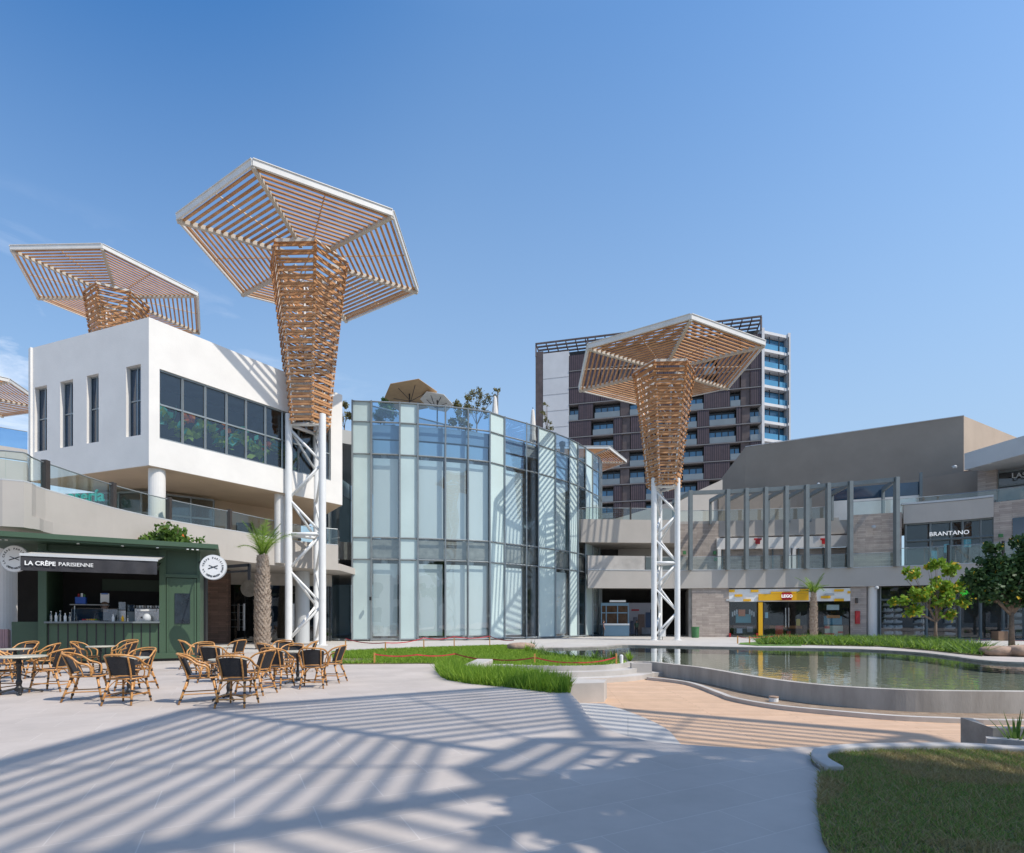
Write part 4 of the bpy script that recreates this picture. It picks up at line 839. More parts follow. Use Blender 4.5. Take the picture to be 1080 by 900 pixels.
# steel frames
pgx = [727.8, 767, 786.6, 807, 828.5, 850, 872.6, 896, 944.6]
for i, x in enumerate(pgx):
    a = FP(x, -.15); zt = 13.05 + .3 * i / 8
    t = thing('steel_frame', (*a, 5.96), '%s blue grey steel portal frame counted from the left on the mall balcony' % ['first', 'second', 'third', 'fourth', 'fifth', 'sixth', 'seventh', 'eighth', 'ninth'][i], 'steel frame', 'steel portal frames along the mall balcony')
    MB().box(a[0] - .15, a[0] + .15, a[1] - .3, a[1] + .1, 5.97, zt).build('post', 'greysteel', t)
    b = FP(x, 3.2 if x < 900 else 3); bx = b[0] - (1.6 if x < 900 else -1.2)
    MB().bar((a[0], a[1], zt - .2), (bx if x < 900 else a[0] + 1.1, b[1], zt - .25), .2, .35).build('rafter', 'greysteel', t)
    MB().bar((bx if x < 900 else a[0] + 1.1, b[1], zt - .1), (bx if x < 900 else a[0] + 1.1, b[1], 10.6), .2, .2).build('rear_post', 'greysteel', t)
    if i < 8:
        c = FP(pgx[i + 1], -.15); MB().bar((a[0] + .16, a[1], zt - .18), (c[0] - .16, c[1], zt - .18 + .3 / 8), .2, .34).build('top_beam', 'greysteel', t)
for x, y in ((799, 571), (869, 571)):
    q = FP(x, 2.85); MB().box(q[0] - .2, q[0] + .2, q[1] - .08, q[1], ZY(y + 3, q[1]), ZY(y - 1, q[1])).prism([(q[0] - .34, q[1] - .1), (q[0] + .34, q[1] - .1), (q[0] + .34, q[1]), (q[0] - .34, q[1])], ZY(y - 1, q[1]), ZY(y - 3, q[1])).build('red_emblem', 'red', ml)
for x, y, o in ((838, 516, 7.6), (1005, 493, 3.4), (1042, 489, 1.4), (862, 511, 7.6), (775, 518, 7.8), (920, 540 + 16, .45), (923, 620, -.2)):
    q = FP(x, o - .2); MB().lathe([(.0, -.16), (.14, -.12), (.16, 0), (.1, .1), (.02, .12)], (q[0], q[1] - .2, ZY(y, q[1])), 10).box(q[0] - .03, q[0] + .03, q[1] - .2, q[1] + .1, ZY(y, q[1]) + .05, ZY(y, q[1]) + .12).build('dome_camera', 'ltgrey', ml)

# toy shop
ts = thing('toy_shop_front', (*FP(833, .7), 0), 'toy shop front with yellow and white brick pattern fascia', 'shop front')
def tq(px0, px1, y0, y1, off, t, nm, m, par=None):
    off -= .66
    a, b = FP(px0, off), FP(px1, off); return MB().ribbon(FL(px0, px1, off, 6), ZY(y1, (a[1] + b[1]) / 2), ZY(y0, (a[1] + b[1]) / 2), t).build(nm, m, par or ts)
tq(768.5, 897, 621, 634.4, .8, .3, 'fascia', 'white')
for i, (x0, x1, y0, y1) in enumerate(((769, 775, 622, 624.6), (775, 783, 627, 629.5), (784, 792, 632, 634.2), (792, 800, 622, 624.6), (800, 853, 626.5, 633.5), (813, 853, 624, 626.3), (844, 853, 621.3, 623.8), (866, 876, 628.5, 631.2), (880, 890, 621.5, 624), (880, 890, 631.5, 634.2), (894, 897, 623.5, 626))): tq(x0, x1, y0, y1, .72 - .006 * i, .06, 'yellow_brick', 'yellow')
tq(870, 880, 626, 628, .74, .04, 'grey_brick', 'ltgrey'); tq(766, 775, 632, 634, .75, .04, 'grey_brick', 'ltgrey')
sgn = tq(825, 835, 625, 633, .45, .12, 'red_sign', 'red')
q = FP(830, -.25); text('LEGO', .36, 'signlit', sgn, face_mtx((q[0], q[1], ZY(629, q[1])), (1, -.1, 0)), 'sign_lettering', .02, .03)
tq(800, 804.5, 635.5, 670.5, .7, .3, 'yellow_pilaster', 'yellow'); tq(858.5, 861.5, 635.5, 671.5, .7, .3, 'yellow_pilaster', 'yellow')
for a, b in ((769, 799.5), (805, 858), (862, 896.5)):
    w_ = tq(a, b, 634.6, 671.8, .95, .04, 'shop_window', 'glass_clear')
    fm = MB()
    for x in (a, b): fm.bar((*FP(x, .24), 0), (*FP(x, .24), ZY(634.6, 48.5)), .08, .08)
    if a == 805:
        fm.bar((*FP(831, .24), 0), (*FP(831, .24), ZY(634.6, 48.5)), .04, .06)
    fm.build('frame', 'black', w_)
for x in (828.6, 832): q = FP(x, .12); MB().tube([(q[0], q[1], .9), (q[0], q[1], 2.6)], .04, 6).build('door_handle', 'silver', ts)
tq(768.5, 897, 634, 672, 4.5, .1, 'rear_wall', mat('dim shop back', (.05, .05, .055), .7, .4, .8))
rr_ = random.Random(5)
def disp(x0, x1, y0, y1, off, c, nm='display_box'):
    tq(x0, x1, y0, y1, off, .1, nm, mat('display %02d' % (int(c[0] * 10) * 7 + int(c[1] * 10) * 3 + int(c[2] * 10)), c, .5, .08, 3))
for a in ((776, 792, 648, 657, 1.3, (.10, .28, .32)), (779, 786, 643, 650, 1.25, (.6, .2, .08)), (774, 796, 660, 669, 1.4, (.10, .10, .11)), (777, 783, 663, 668, 1.3, (.45, .5, .6)), (788, 794, 661, 667, 1.3, (.3, .3, .33)), (818, 826, 660, 670, 1.8, (.45, .05, .03)), (830, 834, 666, 671, 1.6, (.25, .4, .28)), (812, 846, 660, 663, 2.6, (.4, .18, .06)), (840, 844, 653, 660, 2.0, (.6, .42, .02)), (807, 810, 646, 652, 1.1, (.35, .6, .7)), (869, 888, 650, 659, 1.3, (.07, .22, .3)), (872, 886, 649, 652, 1.25, (.5, .25, .12)), (872, 885, 638, 643.5, 1.1, (.6, .7, .7)), (870, 889, 660, 672, 1.2, (.42, .50, .40)), (870, 875, 660.5, 663, 1.15, (.4, .02, .02)), (870, 880, 668, 670, 1.14, (.4, .02, .02)), (884, 889, 666, 668, 1.14, (.4, .02, .02))): disp(*a)
for x, s in ((772.5, 1), (795, -1)):
    for i in range(3): tq(x + s * i * 2.2 - .5, x + s * i * 2.2 + 1, 643 + (2 - i) * 1.2, 648 + (2 - i) * 1.2, 1.2, .04, 'window_letter', 'ltgrey')
for x in (769.3, 798): tq(x, x + 1.6, 668, 672.5, .55, .2, 'red_bollard', 'red')
# cosmetics shop with shelves behind the trees
cs_ = thing('shelf_shop_front', (*FP(990, .8), 0), 'grey framed shop front with lit product shelves behind the trees', 'shop front')
w_ = MB().ribbon(FL(925, 1200, 1.0), 0.02, 4.35, .04).build('shop_window', 'glass_clear', cs_); fm = MB()
for x in (925, 928, 977, 1012, 1034, 1058, 1080): fm.bar((*FP(x, .92), 0), (*FP(x, .92), 4.37), .16, .14)
fm.tube([(*q_, 3.25) for q_ in FL(925, 1200, .92)], .09, 4); fm.build('frame', 'greysteel', w_)
MB().ribbon(FL(925, 1200, 4.4), 0, 4.3, .1).build('rear_wall', mat('dim shop wall', (.07, .075, .08), .7, .4, .8), cs_)
for (x0, x1) in ((931, 941), (943, 950), (964, 976), (996, 1006), (1070, 1077)):
    for k in range(6):
        q0, q1 = FP(x0, 1.6), FP(x1, 1.6); b = MB()
        n = 5
        for i in range(n):
            t = (i + .5) / n; b.box(q0[0] + (q1[0] - q0[0]) * t - .055, q0[0] + (q1[0] - q0[0]) * t + .055, q0[1] - .2 + (q1[1] - q0[1]) * t, q0[1] + (q1[1] - q0[1]) * t, .3 + .5 * k, .3 + .5 * k + rr_.uniform(.14, .3))
        b.build('goods', 'hr_wall', cs_); MB().ribbon([q0, q1], .24 + .5 * k, .29 + .5 * k, .3).build('shelf', 'ltgrey', cs_)
q = FP(1020, .7); text('JUICE', .55, mat('green lit letters', (.03, .5, .03), .5, .05, 2, emit=((.05, .8, .05), .6)), cs_, face_mtx((q[0], q[1], 3.7), (1, -.3, 0)), 'sign_lettering', .03) if False else MB().box(q[0] - .5, q[0] + 1.0, q[1] - .05, q[1] + .05, 3.5, 3.9).build('green_sign', mat('green lit panel', (.03, .4, .03), .5, .1, 4, emit=((.05, .7, .05), .4)), cs_)
q = FP(905, -.05); MB().box(q[0] - .17, q[0] + .17, q[1], q[1] + .15, 1.2, 2.3).build('fire_cabinet', 'red', label='red fire hose cabinet on the stone wall right of the toy shop', cat='fire cabinet')
q = FP(904, -.02); MB().box(q[0] - .08, q[0] + .08, q[1], q[1] + .12, 2.95, 3.4).build('wall_light', 'brown', label='small dark wall light above the red fire cabinet', cat='wall light')
# passage: food kiosk, mural
fk = thing('food_kiosk', (*PX(650, 50.5), 0), 'small blue and glass food stand in the passage below the mall', 'kiosk')
def kq(x0, x1, y0, y1, Y, t, nm, m, par=None, own=None): a, b = PX(x0, Y), PX(x1, Y); return MB().ribbon([a, b], ZY(y1, Y), ZY(y0, Y), t).build(nm, m, par or fk)
kq(637, 663.5, 659.5, 671, 50.4, 2.0, 'counter', 'bluepanel'); kq(636.5, 664, 657.8, 659.6, 50.3, 2.2, 'counter_top', 'white')
kq(634, 663, 636, 639, 50.6, .2, 'top_frame', 'bluepanel')
for x in (634, 639, 651, 662.3): kq(x, x + .9, 639, 658, 50.6, .15, 'post', 'bluepanel')
kq(634, 663, 646, 647, 50.62, .12, 'rail', 'bluepanel'); kq(634, 663, 639, 658, 52, .1, 'rear_panel', mat('warm lit kiosk back', (.05, .035, .025), .7, .6, 2, emit=((.8, .4, .15), .02)))
q = PX(652, 50.4); text('CHURROS', .3, 'signlit', fk, face_mtx((q[0], q[1], ZY(634.3, 50.4)), (1, 0, 0)), 'sign_lettering', .02, .02) if False else kq(643, 660, 633.2, 635.2, 50.4, .06, 'sign_strip', 'white')
mu_ = thing('mural_panel', (*PX(680, 55), 0), 'printed mural of grey towers on a lilac sky in the passage', 'mural')
kq(655, 690, 636, 669.5, 55, .1, 'panel', 'mural', mu_)
for i, (x0, x1, y0, c) in enumerate(((665, 669, 655, (.12, .14, .22)), (668, 672, 651, (.2, .2, .26)), (673, 680, 648, (.22, .15, .13)), (681, 687, 646, (.08, .13, .25)), (686, 689.5, 643, (.1, .12, .2)), (677, 690, 662, (.4, .4, .44)))):
    kq(x0, x1, y0, 669, 54.9 - .01 * i, .05, 'printed_tower', mat('mural ink %d' % i, c, .6, .2, 2), mu_)
q = PX(670, 54.8); text('MODERN', .34, 'red', mu_, face_mtx((q[0], q[1], ZY(643.6, 54.8)), (1, 0, 0)), 'lettering', .01, 0) if False else kq(666, 674, 642.8, 644.4, 54.85, .03, 'red_caption', 'tape', mu_)
q = PX(733.3, 46.8); bn = thing('litter_bin', (*q, 0), 'green round litter bin against the stone wall', 'bin')
MB().lathe([(.28, 0), (.3, .1), (.32, .86)], (*q, 0), 18).build('body', 'bin_green', bn); MB().lathe([(.34, .86), (.34, .93), (.27, .94)], (*q, 0), 18).build('rim', 'bin_green', bn)
for k in range(6): MB().lathe([(.315, .12 + .12 * k), (.325, .14 + .12 * k), (.315, .16 + .12 * k)], (*q, 0), 18).build('band', 'bin_green', bn)
# building behind the camera, real neighbour that the glass mirrors
nb_ = thing('opposite_building', (-5, -40, 0), 'plain white mall wing standing behind the viewer', 'building')
MB().box(-45, 25, -60, -42, 0, 11).build('wall', 'plaster', nb_); 
for k in range(9): MB().box(-42 + 7 * k, -37.5 + 7 * k, -42, -41.95, 1, 4.5).build('window', 'winblue', nb_); MB().box(-42 + 7 * k, -37.5 + 7 * k, -42, -41.95, 6.5, 9.5).build('window', 'winblue', nb_)

# ------------------------------------------------------------------ kiosk
PL = (-15.65, 18.0); kz = R(27); LK = 4.65; DK = 2.6
kk = thing('creperie_kiosk', (*PL, 0), 'dark green crepe kiosk with black awning and serving counter', 'kiosk', rz=kz, local=True)
def kb(x0, x1, y0, y1, z0, z1, nm, m, par=None, bevel=0): return MB().box(x0, x1, y0, y1, z0, z1).build(nm, m, par or kk, bevel=bevel)
kb(0, .22, 0, .2, .1, 4.0, 'corner_post', 'green'); kb(3.38, 3.58, 0, .2, .1, 4.0, 'corner_post', 'green'); kb(LK - .1, LK, .0, .15, .1, 4.0, 'corner_post', 'green')
kb(-.75, 0, .3, .4, .1, 1.42, 'side_panel', 'green_dark')
kb(.22, 3.38, .08, .2, .3, 1.36, 'counter_front', 'green')
bt = MB()
for k in range(13): x = .25 + 3.1 * k / 12; bt.box(x - .018, x + .018, .072, .085, .3, 1.36)
bt.build('panel_joints', 'black', kk)
kb(.18, 3.4, -.12, .75, 1.37, 1.43, 'counter_top', 'greysteel')
kb(0, LK, -.03, .2, .1, .3, 'base_rail', 'green'); kb(.05, LK - .05, .1, DK, 0, .1, 'plinth', 'black')
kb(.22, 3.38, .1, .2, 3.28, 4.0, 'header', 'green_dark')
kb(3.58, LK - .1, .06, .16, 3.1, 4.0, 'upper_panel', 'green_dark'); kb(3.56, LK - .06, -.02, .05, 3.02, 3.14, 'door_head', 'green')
dr = kb(3.6, LK - .12, .03, .12, .3, 3.0, 'door', 'green'); kb(3.6, 3.66, -.0, .03, .3, 3.0, 'door_frame', 'green', dr); kb(LK - .18, LK - .12, -.0, .03, .3, 3.0, 'door_frame', 'green', dr)
kb(3.85, LK - .32, .005, .03, 1.35, 2.45, 'menu_screen', mat('dark menu screen', (.02, .03, .04), .15, .4, 3, spec=.8), dr)
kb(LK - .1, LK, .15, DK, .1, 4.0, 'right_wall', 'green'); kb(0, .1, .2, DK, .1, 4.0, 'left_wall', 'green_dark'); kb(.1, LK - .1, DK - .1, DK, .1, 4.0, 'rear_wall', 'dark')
kb(3.42, 3.5, .2, DK, .1, 4.0, 'inner_wall', 'dark')
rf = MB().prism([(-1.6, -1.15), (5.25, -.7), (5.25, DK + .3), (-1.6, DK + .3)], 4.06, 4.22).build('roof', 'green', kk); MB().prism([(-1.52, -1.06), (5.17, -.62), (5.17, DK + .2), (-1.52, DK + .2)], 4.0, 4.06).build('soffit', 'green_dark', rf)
for x in (-.9, -.75, -.6, 1.2, 2.4, 3.4, 4.3, 4.45, 4.6): MB().lathe([(.04, 3.975), (.04, 4.0)], (x, -.7, 0), 10).build('downlight', 'white', rf)
# awning
aw = MB().add([(.02, -.05, 3.76), (3.54, -.05, 3.76), (3.5, -1.7, 3.47), (.02, -1.7, 3.47), (.02, -.05, 3.73), (3.54, -.05, 3.73), (3.5, -1.7, 3.44), (.02, -1.7, 3.44)], [(0, 1, 2, 3), (7, 6, 5, 4), (0, 4, 5, 1), (3, 2, 6, 7), (1, 5, 6, 2), (0, 3, 7, 4)]).build('awning', 'canvas_top', kk)
vp = []; N = 40
for i in range(N + 1):
    x = .02 + 3.48 * i / N; w = .05 * math.sin(i * .9) * (i / N); vp.append((x, w))
vb = MB(); vs = []
for (x, w) in vp: vs += [V(x, -1.72, 3.46), V(x, -1.74 + w * .5, 3.2), V(x, -1.73 + w, 2.98)]
vb.add(vs, [(3 * i + j, 3 * i + 3 + j, 3 * i + 4 + j, 3 * i + 1 + j) for i in range(N) for j in (0, 1)]); vb.build('valance', 'canvas', aw, smooth=True)
MB().box(0, 3.52, -1.75, -1.68, 3.42, 3.5).build('front_bar', 'ltgrey', aw)
for x in (.12, 3.4): MB().tube([(x, -.02, 3.5), (x, -.9, 3.25), (x, -1.68, 3.45)], .03, 6).build('arm', 'black', aw)
text('LA CRÊPE', .175, 'white', aw, face_mtx((.12, -1.77, 3.2), (1, 0, 0)), 'lettering', .004, .028, 'LEFT'); text('PARISIENNE', .165, 'white', aw, face_mtx((.93, -1.77, 3.2), (1, 0, 0)), 'lettering', .004, .004, 'LEFT')
text('E', .3, 'white', kk, face_mtx((3.24, .08, 3.4), (1, 0, 0)), 'lettering', .008, .01)
# hanging round signs
def round_sign(px, py, Y, label):
    x, _ = PX(px, Y); z = ZY(py, Y); t = thing('round_sign', (x, Y, z), label, 'sign', 'round hanging signs'); r = .42
    rot = Matrix.Translation((x, Y, z)) @ Matrix.Rotation(R(8), 4, 'Z') @ Matrix.Rotation(R(90), 4, 'X')
    MB().lathe([(r, -.04), (r, .04)], (0, 0, 0), 40, rot).build('disc', 'white', t); MB().lathe([(r + .02, -.03), (r + .02, .03)], (0, 0, -.002), 40, rot).build('rim', 'ltgrey', t)
    for s, st_, a0, a1 in ((1, 'LA CRÊPE PARISIENNE', 215, -35), (-1, 'GALETTES BRETONNES', 212, 328)):
        if s < 0: st_ = 'CRÊPES MAISON'
        n = len(st_)
        for i, ch in enumerate(st_):
            if ch == ' ': continue
            a = R(a0 + (a1 - a0) * (i + .5) / n) if s > 0 else R(228 + 84 * (i + .5) / n)
            mm = rot @ Matrix.Translation((.32 * math.cos(a), .32 * math.sin(a), .045)) @ Matrix.Rotation(a - R(90) if s > 0 else a + R(90), 4, 'Z')
            b = text(ch, .085, 'black', t, mm, None, .002, .02); 
            t['_n'] = 1; bs.append(b)
    al = MB()
    for b in bs: al.add(b.v, b.f)
    bs.clear(); al.build('ring_lettering', 'black', t)
    MB().bar(rot @ V(-.15, -.05, .045), rot @ V(.16, .06, .045), .03, .01, (0, 1, 0)).bar(rot @ V(-.13, .07, .045), rot @ V(.15, -.05, .045), .02, .01, (0, 1, 0)).build('crossed_emblem', 'black', t)
    return t
bs = []
sx_, sy_ = 15.5, 0
round_sign(16, 589.5, 17.9, 'round white hanging sign at the left end of the black awning'); t = round_sign(225, 598.6, 19.0, 'round white hanging sign at the right side of the green kiosk')
a, b = PX(225, 19.0), PX(212, 19.6); MB().bar((a[0] - .05, a[1], ZY(590, 19)), (-11.55, 20.1, ZY(590, 19)), .04, .04).build('bracket', 'black', t)
# folded awning to the right of sign
q0, q1 = PX(238, 27), PX(263, 27)
fa = thing('folding_awning', (*q0, 0), 'black folded awning arm projecting right of the kiosk', 'awning')
MB().bar((*q0, ZY(598, 27)), (*q1, ZY(596, 27)), .12, .14).build('top_bar', 'black', fa); MB().bar((*q0, ZY(604, 27)), (*q1, ZY(602, 27)), .1, .08).build('lower_bar', 'black', fa); MB().bar((*q1, ZY(595, 27)), (*q1, ZY(612, 27)), .12, .12).build('drop_arm', 'black', fa)
MB().bar((*PX(214, 27.4), ZY(596, 27)), (*q0, ZY(601, 27)), .1, .3).build('wall_bracket', 'black', fa); p = PX(216, 27.5); MB().box(p[0] - .1, p[0] + .1, p[1] - .1, p[1] + .1, 0, ZY(596, 27)).build('post', 'black', fa)
# kiosk contents; local coordinates -> world
KM = Matrix.Translation((*PL, 0)) @ Matrix.Rotation(kz, 4, 'Z')
def kp_(x, y, z): return KM @ V(x, y, z)
def bottle(x, y, h, m, label, cap='white'):
    c = kp_(x, y, 1.43); t = thing('bottle', c, label, 'bottle', 'bottles on the kiosk counter')
    MB().lathe([(.04, 0), (.042, h * .62), (.016, h * .78), (.016, h * .95)], c, 12).build('body', m, t, smooth=False); MB().lathe([(.02, h * .95), (.02, h)], c, 10).build('cap', cap, t)
clr = glassmat('clear bottle plastic', (.75, .82, .85), .9, 1.5, base=.15); M['clr'] = clr
for i, (x, h, m, lb) in enumerate(((.34, .34, 'clr', 'leftmost clear bottle on the kiosk counter'), (.46, .30, 'white', 'white bottle between two clear ones at the left of the counter'), (.58, .36, 'clr', 'tall clear bottle second from the white bottle on the counter'), (.7, .28, 'white', 'short white bottle beside the clear jug on the counter'), (.84, .30, 'clr', 'clear jug right of the short white bottle on the counter'), (2.02, .24, 'white', 'small white bottle in front of the kiosk worker'), (2.3, .22, 'yellow', 'small yellow bottle in the middle of the counter'), (2.44, .2, 'clr', 'squat clear bottle right of the yellow bottle'))):
    bottle(x, .0 + .05 * (i % 2), h, m, lb)
def kthing(nm, lb, cat, parts, grp=None):
    t = thing(nm, kp_(*parts[0][0]), lb, cat, grp)
    for (c, s, n, m) in parts:
        rm = KM @ Matrix.Translation(c); MB().box(-s[0] / 2, s[0] / 2, -s[1] / 2, s[1] / 2, 0, s[2], rm).build(n, m, t, bevel=.01)
    return t
kthing('glass_case', 'glass display case along the middle of the kiosk counter', 'display case', [((1.45, .5, 1.43), (1.3, .3, .02), 'base', 'silver'), ((1.45, .36, 1.45), (1.3, .015, .42), 'front_glass', 'clr'), ((1.45, .5, 1.88), (1.3, .3, .015), 'top_glass', 'clr')])
kthing('coffee_machine', 'steel coffee machine at the right of the counter', 'coffee machine', [((2.95, .8, 1.0), (.75, .5, .9), 'body', 'silver'), ((2.95, .52, 1.8), (.6, .04, .08), 'panel', 'white'), ((2.8, .5, 1.55), (.08, .1, .05), 'spout', 'black'), ((3.05, .5, 1.55), (.08, .1, .05), 'spout', 'black')])
kthing('coffee_grinder', 'clear hopper grinder left of the coffee machine', 'grinder', [((2.45, .75, 1.43), (.25, .25, .35), 'body', 'greysteel'), ((2.45, .75, 1.79), (.2, .2, .25), 'hopper', 'clr')])
kthing('coffee_grinder', 'second taller hopper grinder beside the worker', 'grinder', [((2.18, .78, 1.43), (.22, .22, .4), 'body', 'silver'), ((2.18, .78, 1.84), (.2, .2, .3), 'hopper', 'clr')])
kthing('blue_bucket', 'blue tub of brushes on the shelf in the kiosk', 'bucket', [((.95, .95, 2.05), (.3, .25, .24), 'tub', mat('blue plastic', (.01, .09, .45), .4, .05, 2)), ((.88, .95, 2.25), (.05, .05, .16), 'brush', 'red'), ((.97, .95, 2.25), (.06, .05, .18), 'brush', 'white'), ((1.04, .95, 2.25), (.05, .05, .14), 'brush', 'bin_green')])
kthing('wall_shelf', 'short shelf carrying the blue tub inside the kiosk', 'shelf', [((1.2, .95, 2.0), (1.1, .3, .04), 'board', 'conc'), ((.75, 1.05, 1.43), (.04, .1, .57), 'support', 'silver'), ((1.68, 1.05, 1.43), (.04, .1, .57), 'support', 'silver')])
kthing('paper_notice', 'white notice hanging above the display case in the kiosk', 'notice', [((1.62, 1.0, 2.1), (.26, .01, .34), 'sheet', 'white'), ((1.62, .98, 2.4), (.2, .02, .05), 'clip', mat('blue clip', (.1, .2, .5), .4, .05, 2)), ((1.62, .99, 1.75), (.2, .01, .28), 'lower_sheet', 'canvas_top')])
kthing('fruit_tray', 'tray of yellow lemons and red fruit on the counter', 'tray', [((1.35, .05, 1.43), (.5, .2, .03), 'tray', 'silver')])
for i in range(7):
    c = kp_(1.18 + .06 * i, .05 + .03 * (i % 2), 1.49); m = ('red', 'stake', 'yellow', 'leaf_bright')[min(3, i // 2)]
    tag(MB().lathe([(.001, -.035), (.028, -.02), (.036, 0), (.028, .02), (.001, .035)], c, 10).build('fruit', m, smooth=True), 'small %s on the counter tray' % ['red fruit', 'red fruit', 'orange fruit', 'orange fruit', 'yellow lemon', 'yellow lemon', 'green lime'][i], 'fruit', 'fruit on the counter tray')
for i in range(9):
    c = kp_(2.62 + .085 * i, .75, 1.92); MB().lathe([(.03, 0), (.038, .09)], c, 10).build('cup', 'white' if i % 3 else 'canvas_top', label='paper cup in the row on top of the coffee machine', cat='cup', group='cups on the coffee machine')
for x, w, lb in ((3.0, .26, 'pale domed cover at the right end of the counter'),):
    MB().lathe([(w / 2, 0), (w / 2, .14), (w * .4, .22), (w * .2, .27), (.01, .28)], kp_(x, .05, 1.43), 16).build('dome_cover', 'ltgrey', label=lb, cat='cover', smooth=True)
MB().box(-1.6, .3, -.01, .0, 0, .45, KM @ Matrix.Translation((2.9, 2.4, 2.6))).build('rear_menu_board', 'green_dark', label='dark menu board on the rear wall of the kiosk', cat='menu board')
# ------------------------------------------------------------------ people
def person(x, y, z, rz, label, top, bottom, hair, arms='down', scale=1.0, hat=None):
    J = {'hip': (0, 0, .95, .15), 'w': (0, 0, 1.1, .135), 'ch': (0, .01, 1.32, .155), 'nk': (0, 0, 1.48, .06), 'hd0': (0, .015, 1.56, .075), 'hd1': (0, .02, 1.66, .092), 'hd2': (0, .01, 1.735, .07)}
    E = [('hip', 'w'), ('w', 'ch'), ('ch', 'nk'), ('nk', 'hd0'), ('hd0', 'hd1'), ('hd1', 'hd2')]
    for s, k in ((-1, 'l'), (1, 'r')):
        J['th' + k] = (s * .1, 0, .85, .095); J['kn' + k] = (s * .11, .02, .5, .06); J['an' + k] = (s * .12, -.02, .1, .042); J['to' + k] = (s * .13, .13, .04, .035)
        E += [('hip', 'th' + k), ('th' + k, 'kn' + k), ('kn' + k, 'an' + k), ('an' + k, 'to' + k)]
        J['sh' + k] = (s * .19, 0, 1.42, .06)
        el = (s * .25, -.02, 1.14, .042) if arms == 'down' else (s * .26, .1, 1.18, .042); wr_ = (s * .25, .08, .9, .03) if arms == 'down' else (s * .14, .33, 1.2, .03)
        d = V(wr_[0] - el[0], wr_[1] - el[1], wr_[2] - el[2]).normalized(); hd = V(*wr_[:3]) + d * .08
        J['el' + k] = el; J['wr' + k] = wr_; J['ha' + k] = (*hd, .035); E += [('ch', 'sh' + k), ('sh' + k, 'el' + k), ('el' + k, 'wr' + k), ('wr' + k, 'ha' + k)]
        for i in range(4):
            b0 = hd + V(s * 0 + (i - 1.5) * .018, 0, 0) + d * .03; J['f%s%d' % (k, i)] = (*(b0 + d * (.05 + .01 * (i in (1, 2)))), .008); E.append(('ha' + k, 'f%s%d' % (k, i)))
        J['tb' + k] = (*(hd + V(-s * .045, .02, .0) + d * .01), .009); E.append(('ha' + k, 'tb' + k))
    ks = list(J); me = bpy.data.meshes.new('p'); me.from_pydata([J[k][:3] for k in ks], [(ks.index(a), ks.index(b)) for a, b in E], []); o = bpy.data.objects.new('p', me); COL.objects.link(o)
    sk = o.modifiers.new('s', 'SKIN'); o.modifiers.new('u', 'SUBSURF').levels = 2
    for i, k in enumerate(ks): v = me.skin_vertices[0].data[i]; v.radius = (J[k][3] * (1.25 if k in ('hip', 'w', 'ch') else 1), J[k][3] * (.85 if k in ('hip', 'w', 'ch') else 1)); v.use_root = (k == 'hip')
    dg = bpy.context.evaluated_depsgraph_get(); dg.update(); m2 = bpy.data.meshes.new_from_object(o.evaluated_get(dg)); bpy.data.objects.remove(o)
    T = thing('person', (x, y, z), label, 'person', rz=rz, local=True); T.scale = (scale,) * 3
    b = MB(); vsx = [v.co.copy() for v in m2.vertices]
    for pg in m2.polygons:
        c = pg.center; b.cur = 1 if (1.0 < c.z < 1.47 and abs(c.x) < .24 and not (arms != 'down' and c.y > .2)) else (2 if c.z < 1.0 and abs(c.x) < .21 and c.z > .09 else (3 if c.z <= .09 else 0)); b.f.append(tuple(pg.vertices)); b.mi.append(b.cur)
    b.v = [tuple(v) for v in vsx]; b.build('body', ['skin', top, bottom, 'black'], T, smooth=True)
    h = MB(); h.lathe([(.03, 1.60), (.09, 1.62), (.105, 1.68), (.1, 1.74), (.07, 1.79), (.01, 1.81)], (0, -.012, 0), 14); h.build('hair', hair, T, smooth=True)
    f = MB()
    for s in (-1, 1): f.lathe([(.001, -.009), (.009, 0), (.001, .009)], (s * .033, .105, 1.665), 8)
    f.build('eyes', 'black', T); MB().lathe([(.006, 0), (.016, -.035), (.01, -.045)], (0, .115, 1.66), 8).build('nose', 'skin', T, smooth=True); MB().box(-.025, .025, .092, .102, 1.592, 1.6).build('mouth', 'red', T)
    for s in (-1, 1): MB().lathe([(.004, -.03), (.016, 0), (.004, .03)], (s * .096, .015, 1.655), 8).build('ear', 'skin', T, smooth=True)
    return T
c = kp_(1.62, 1.0, 0.12); person(c.x, c.y, c.z, R(27 + 180), 'person in black clothes with light brown hair working behind the kiosk counter', 'black', 'black', 'hair', 'fwd', 1.12)
p = PX(671.5, 52.5); person(*p, 0.005, R(170), 'person in dark green top standing before the passage mural', 'green_dark', 'black', 'black', scale=.85)
p = PX(636.5, 49.6); person(*p, 0.005, R(-90), 'person in navy clothes at the left side of the blue food stand', mat('navy cloth', (.02, .03, .09), .8, .1, 5), 'black', 'black', scale=.85)
p = PX(316, 36.6); person(*p, 5.22, R(180), 'person in a magenta top on the walkway behind the tall tower', 'magenta', 'black', 'black')

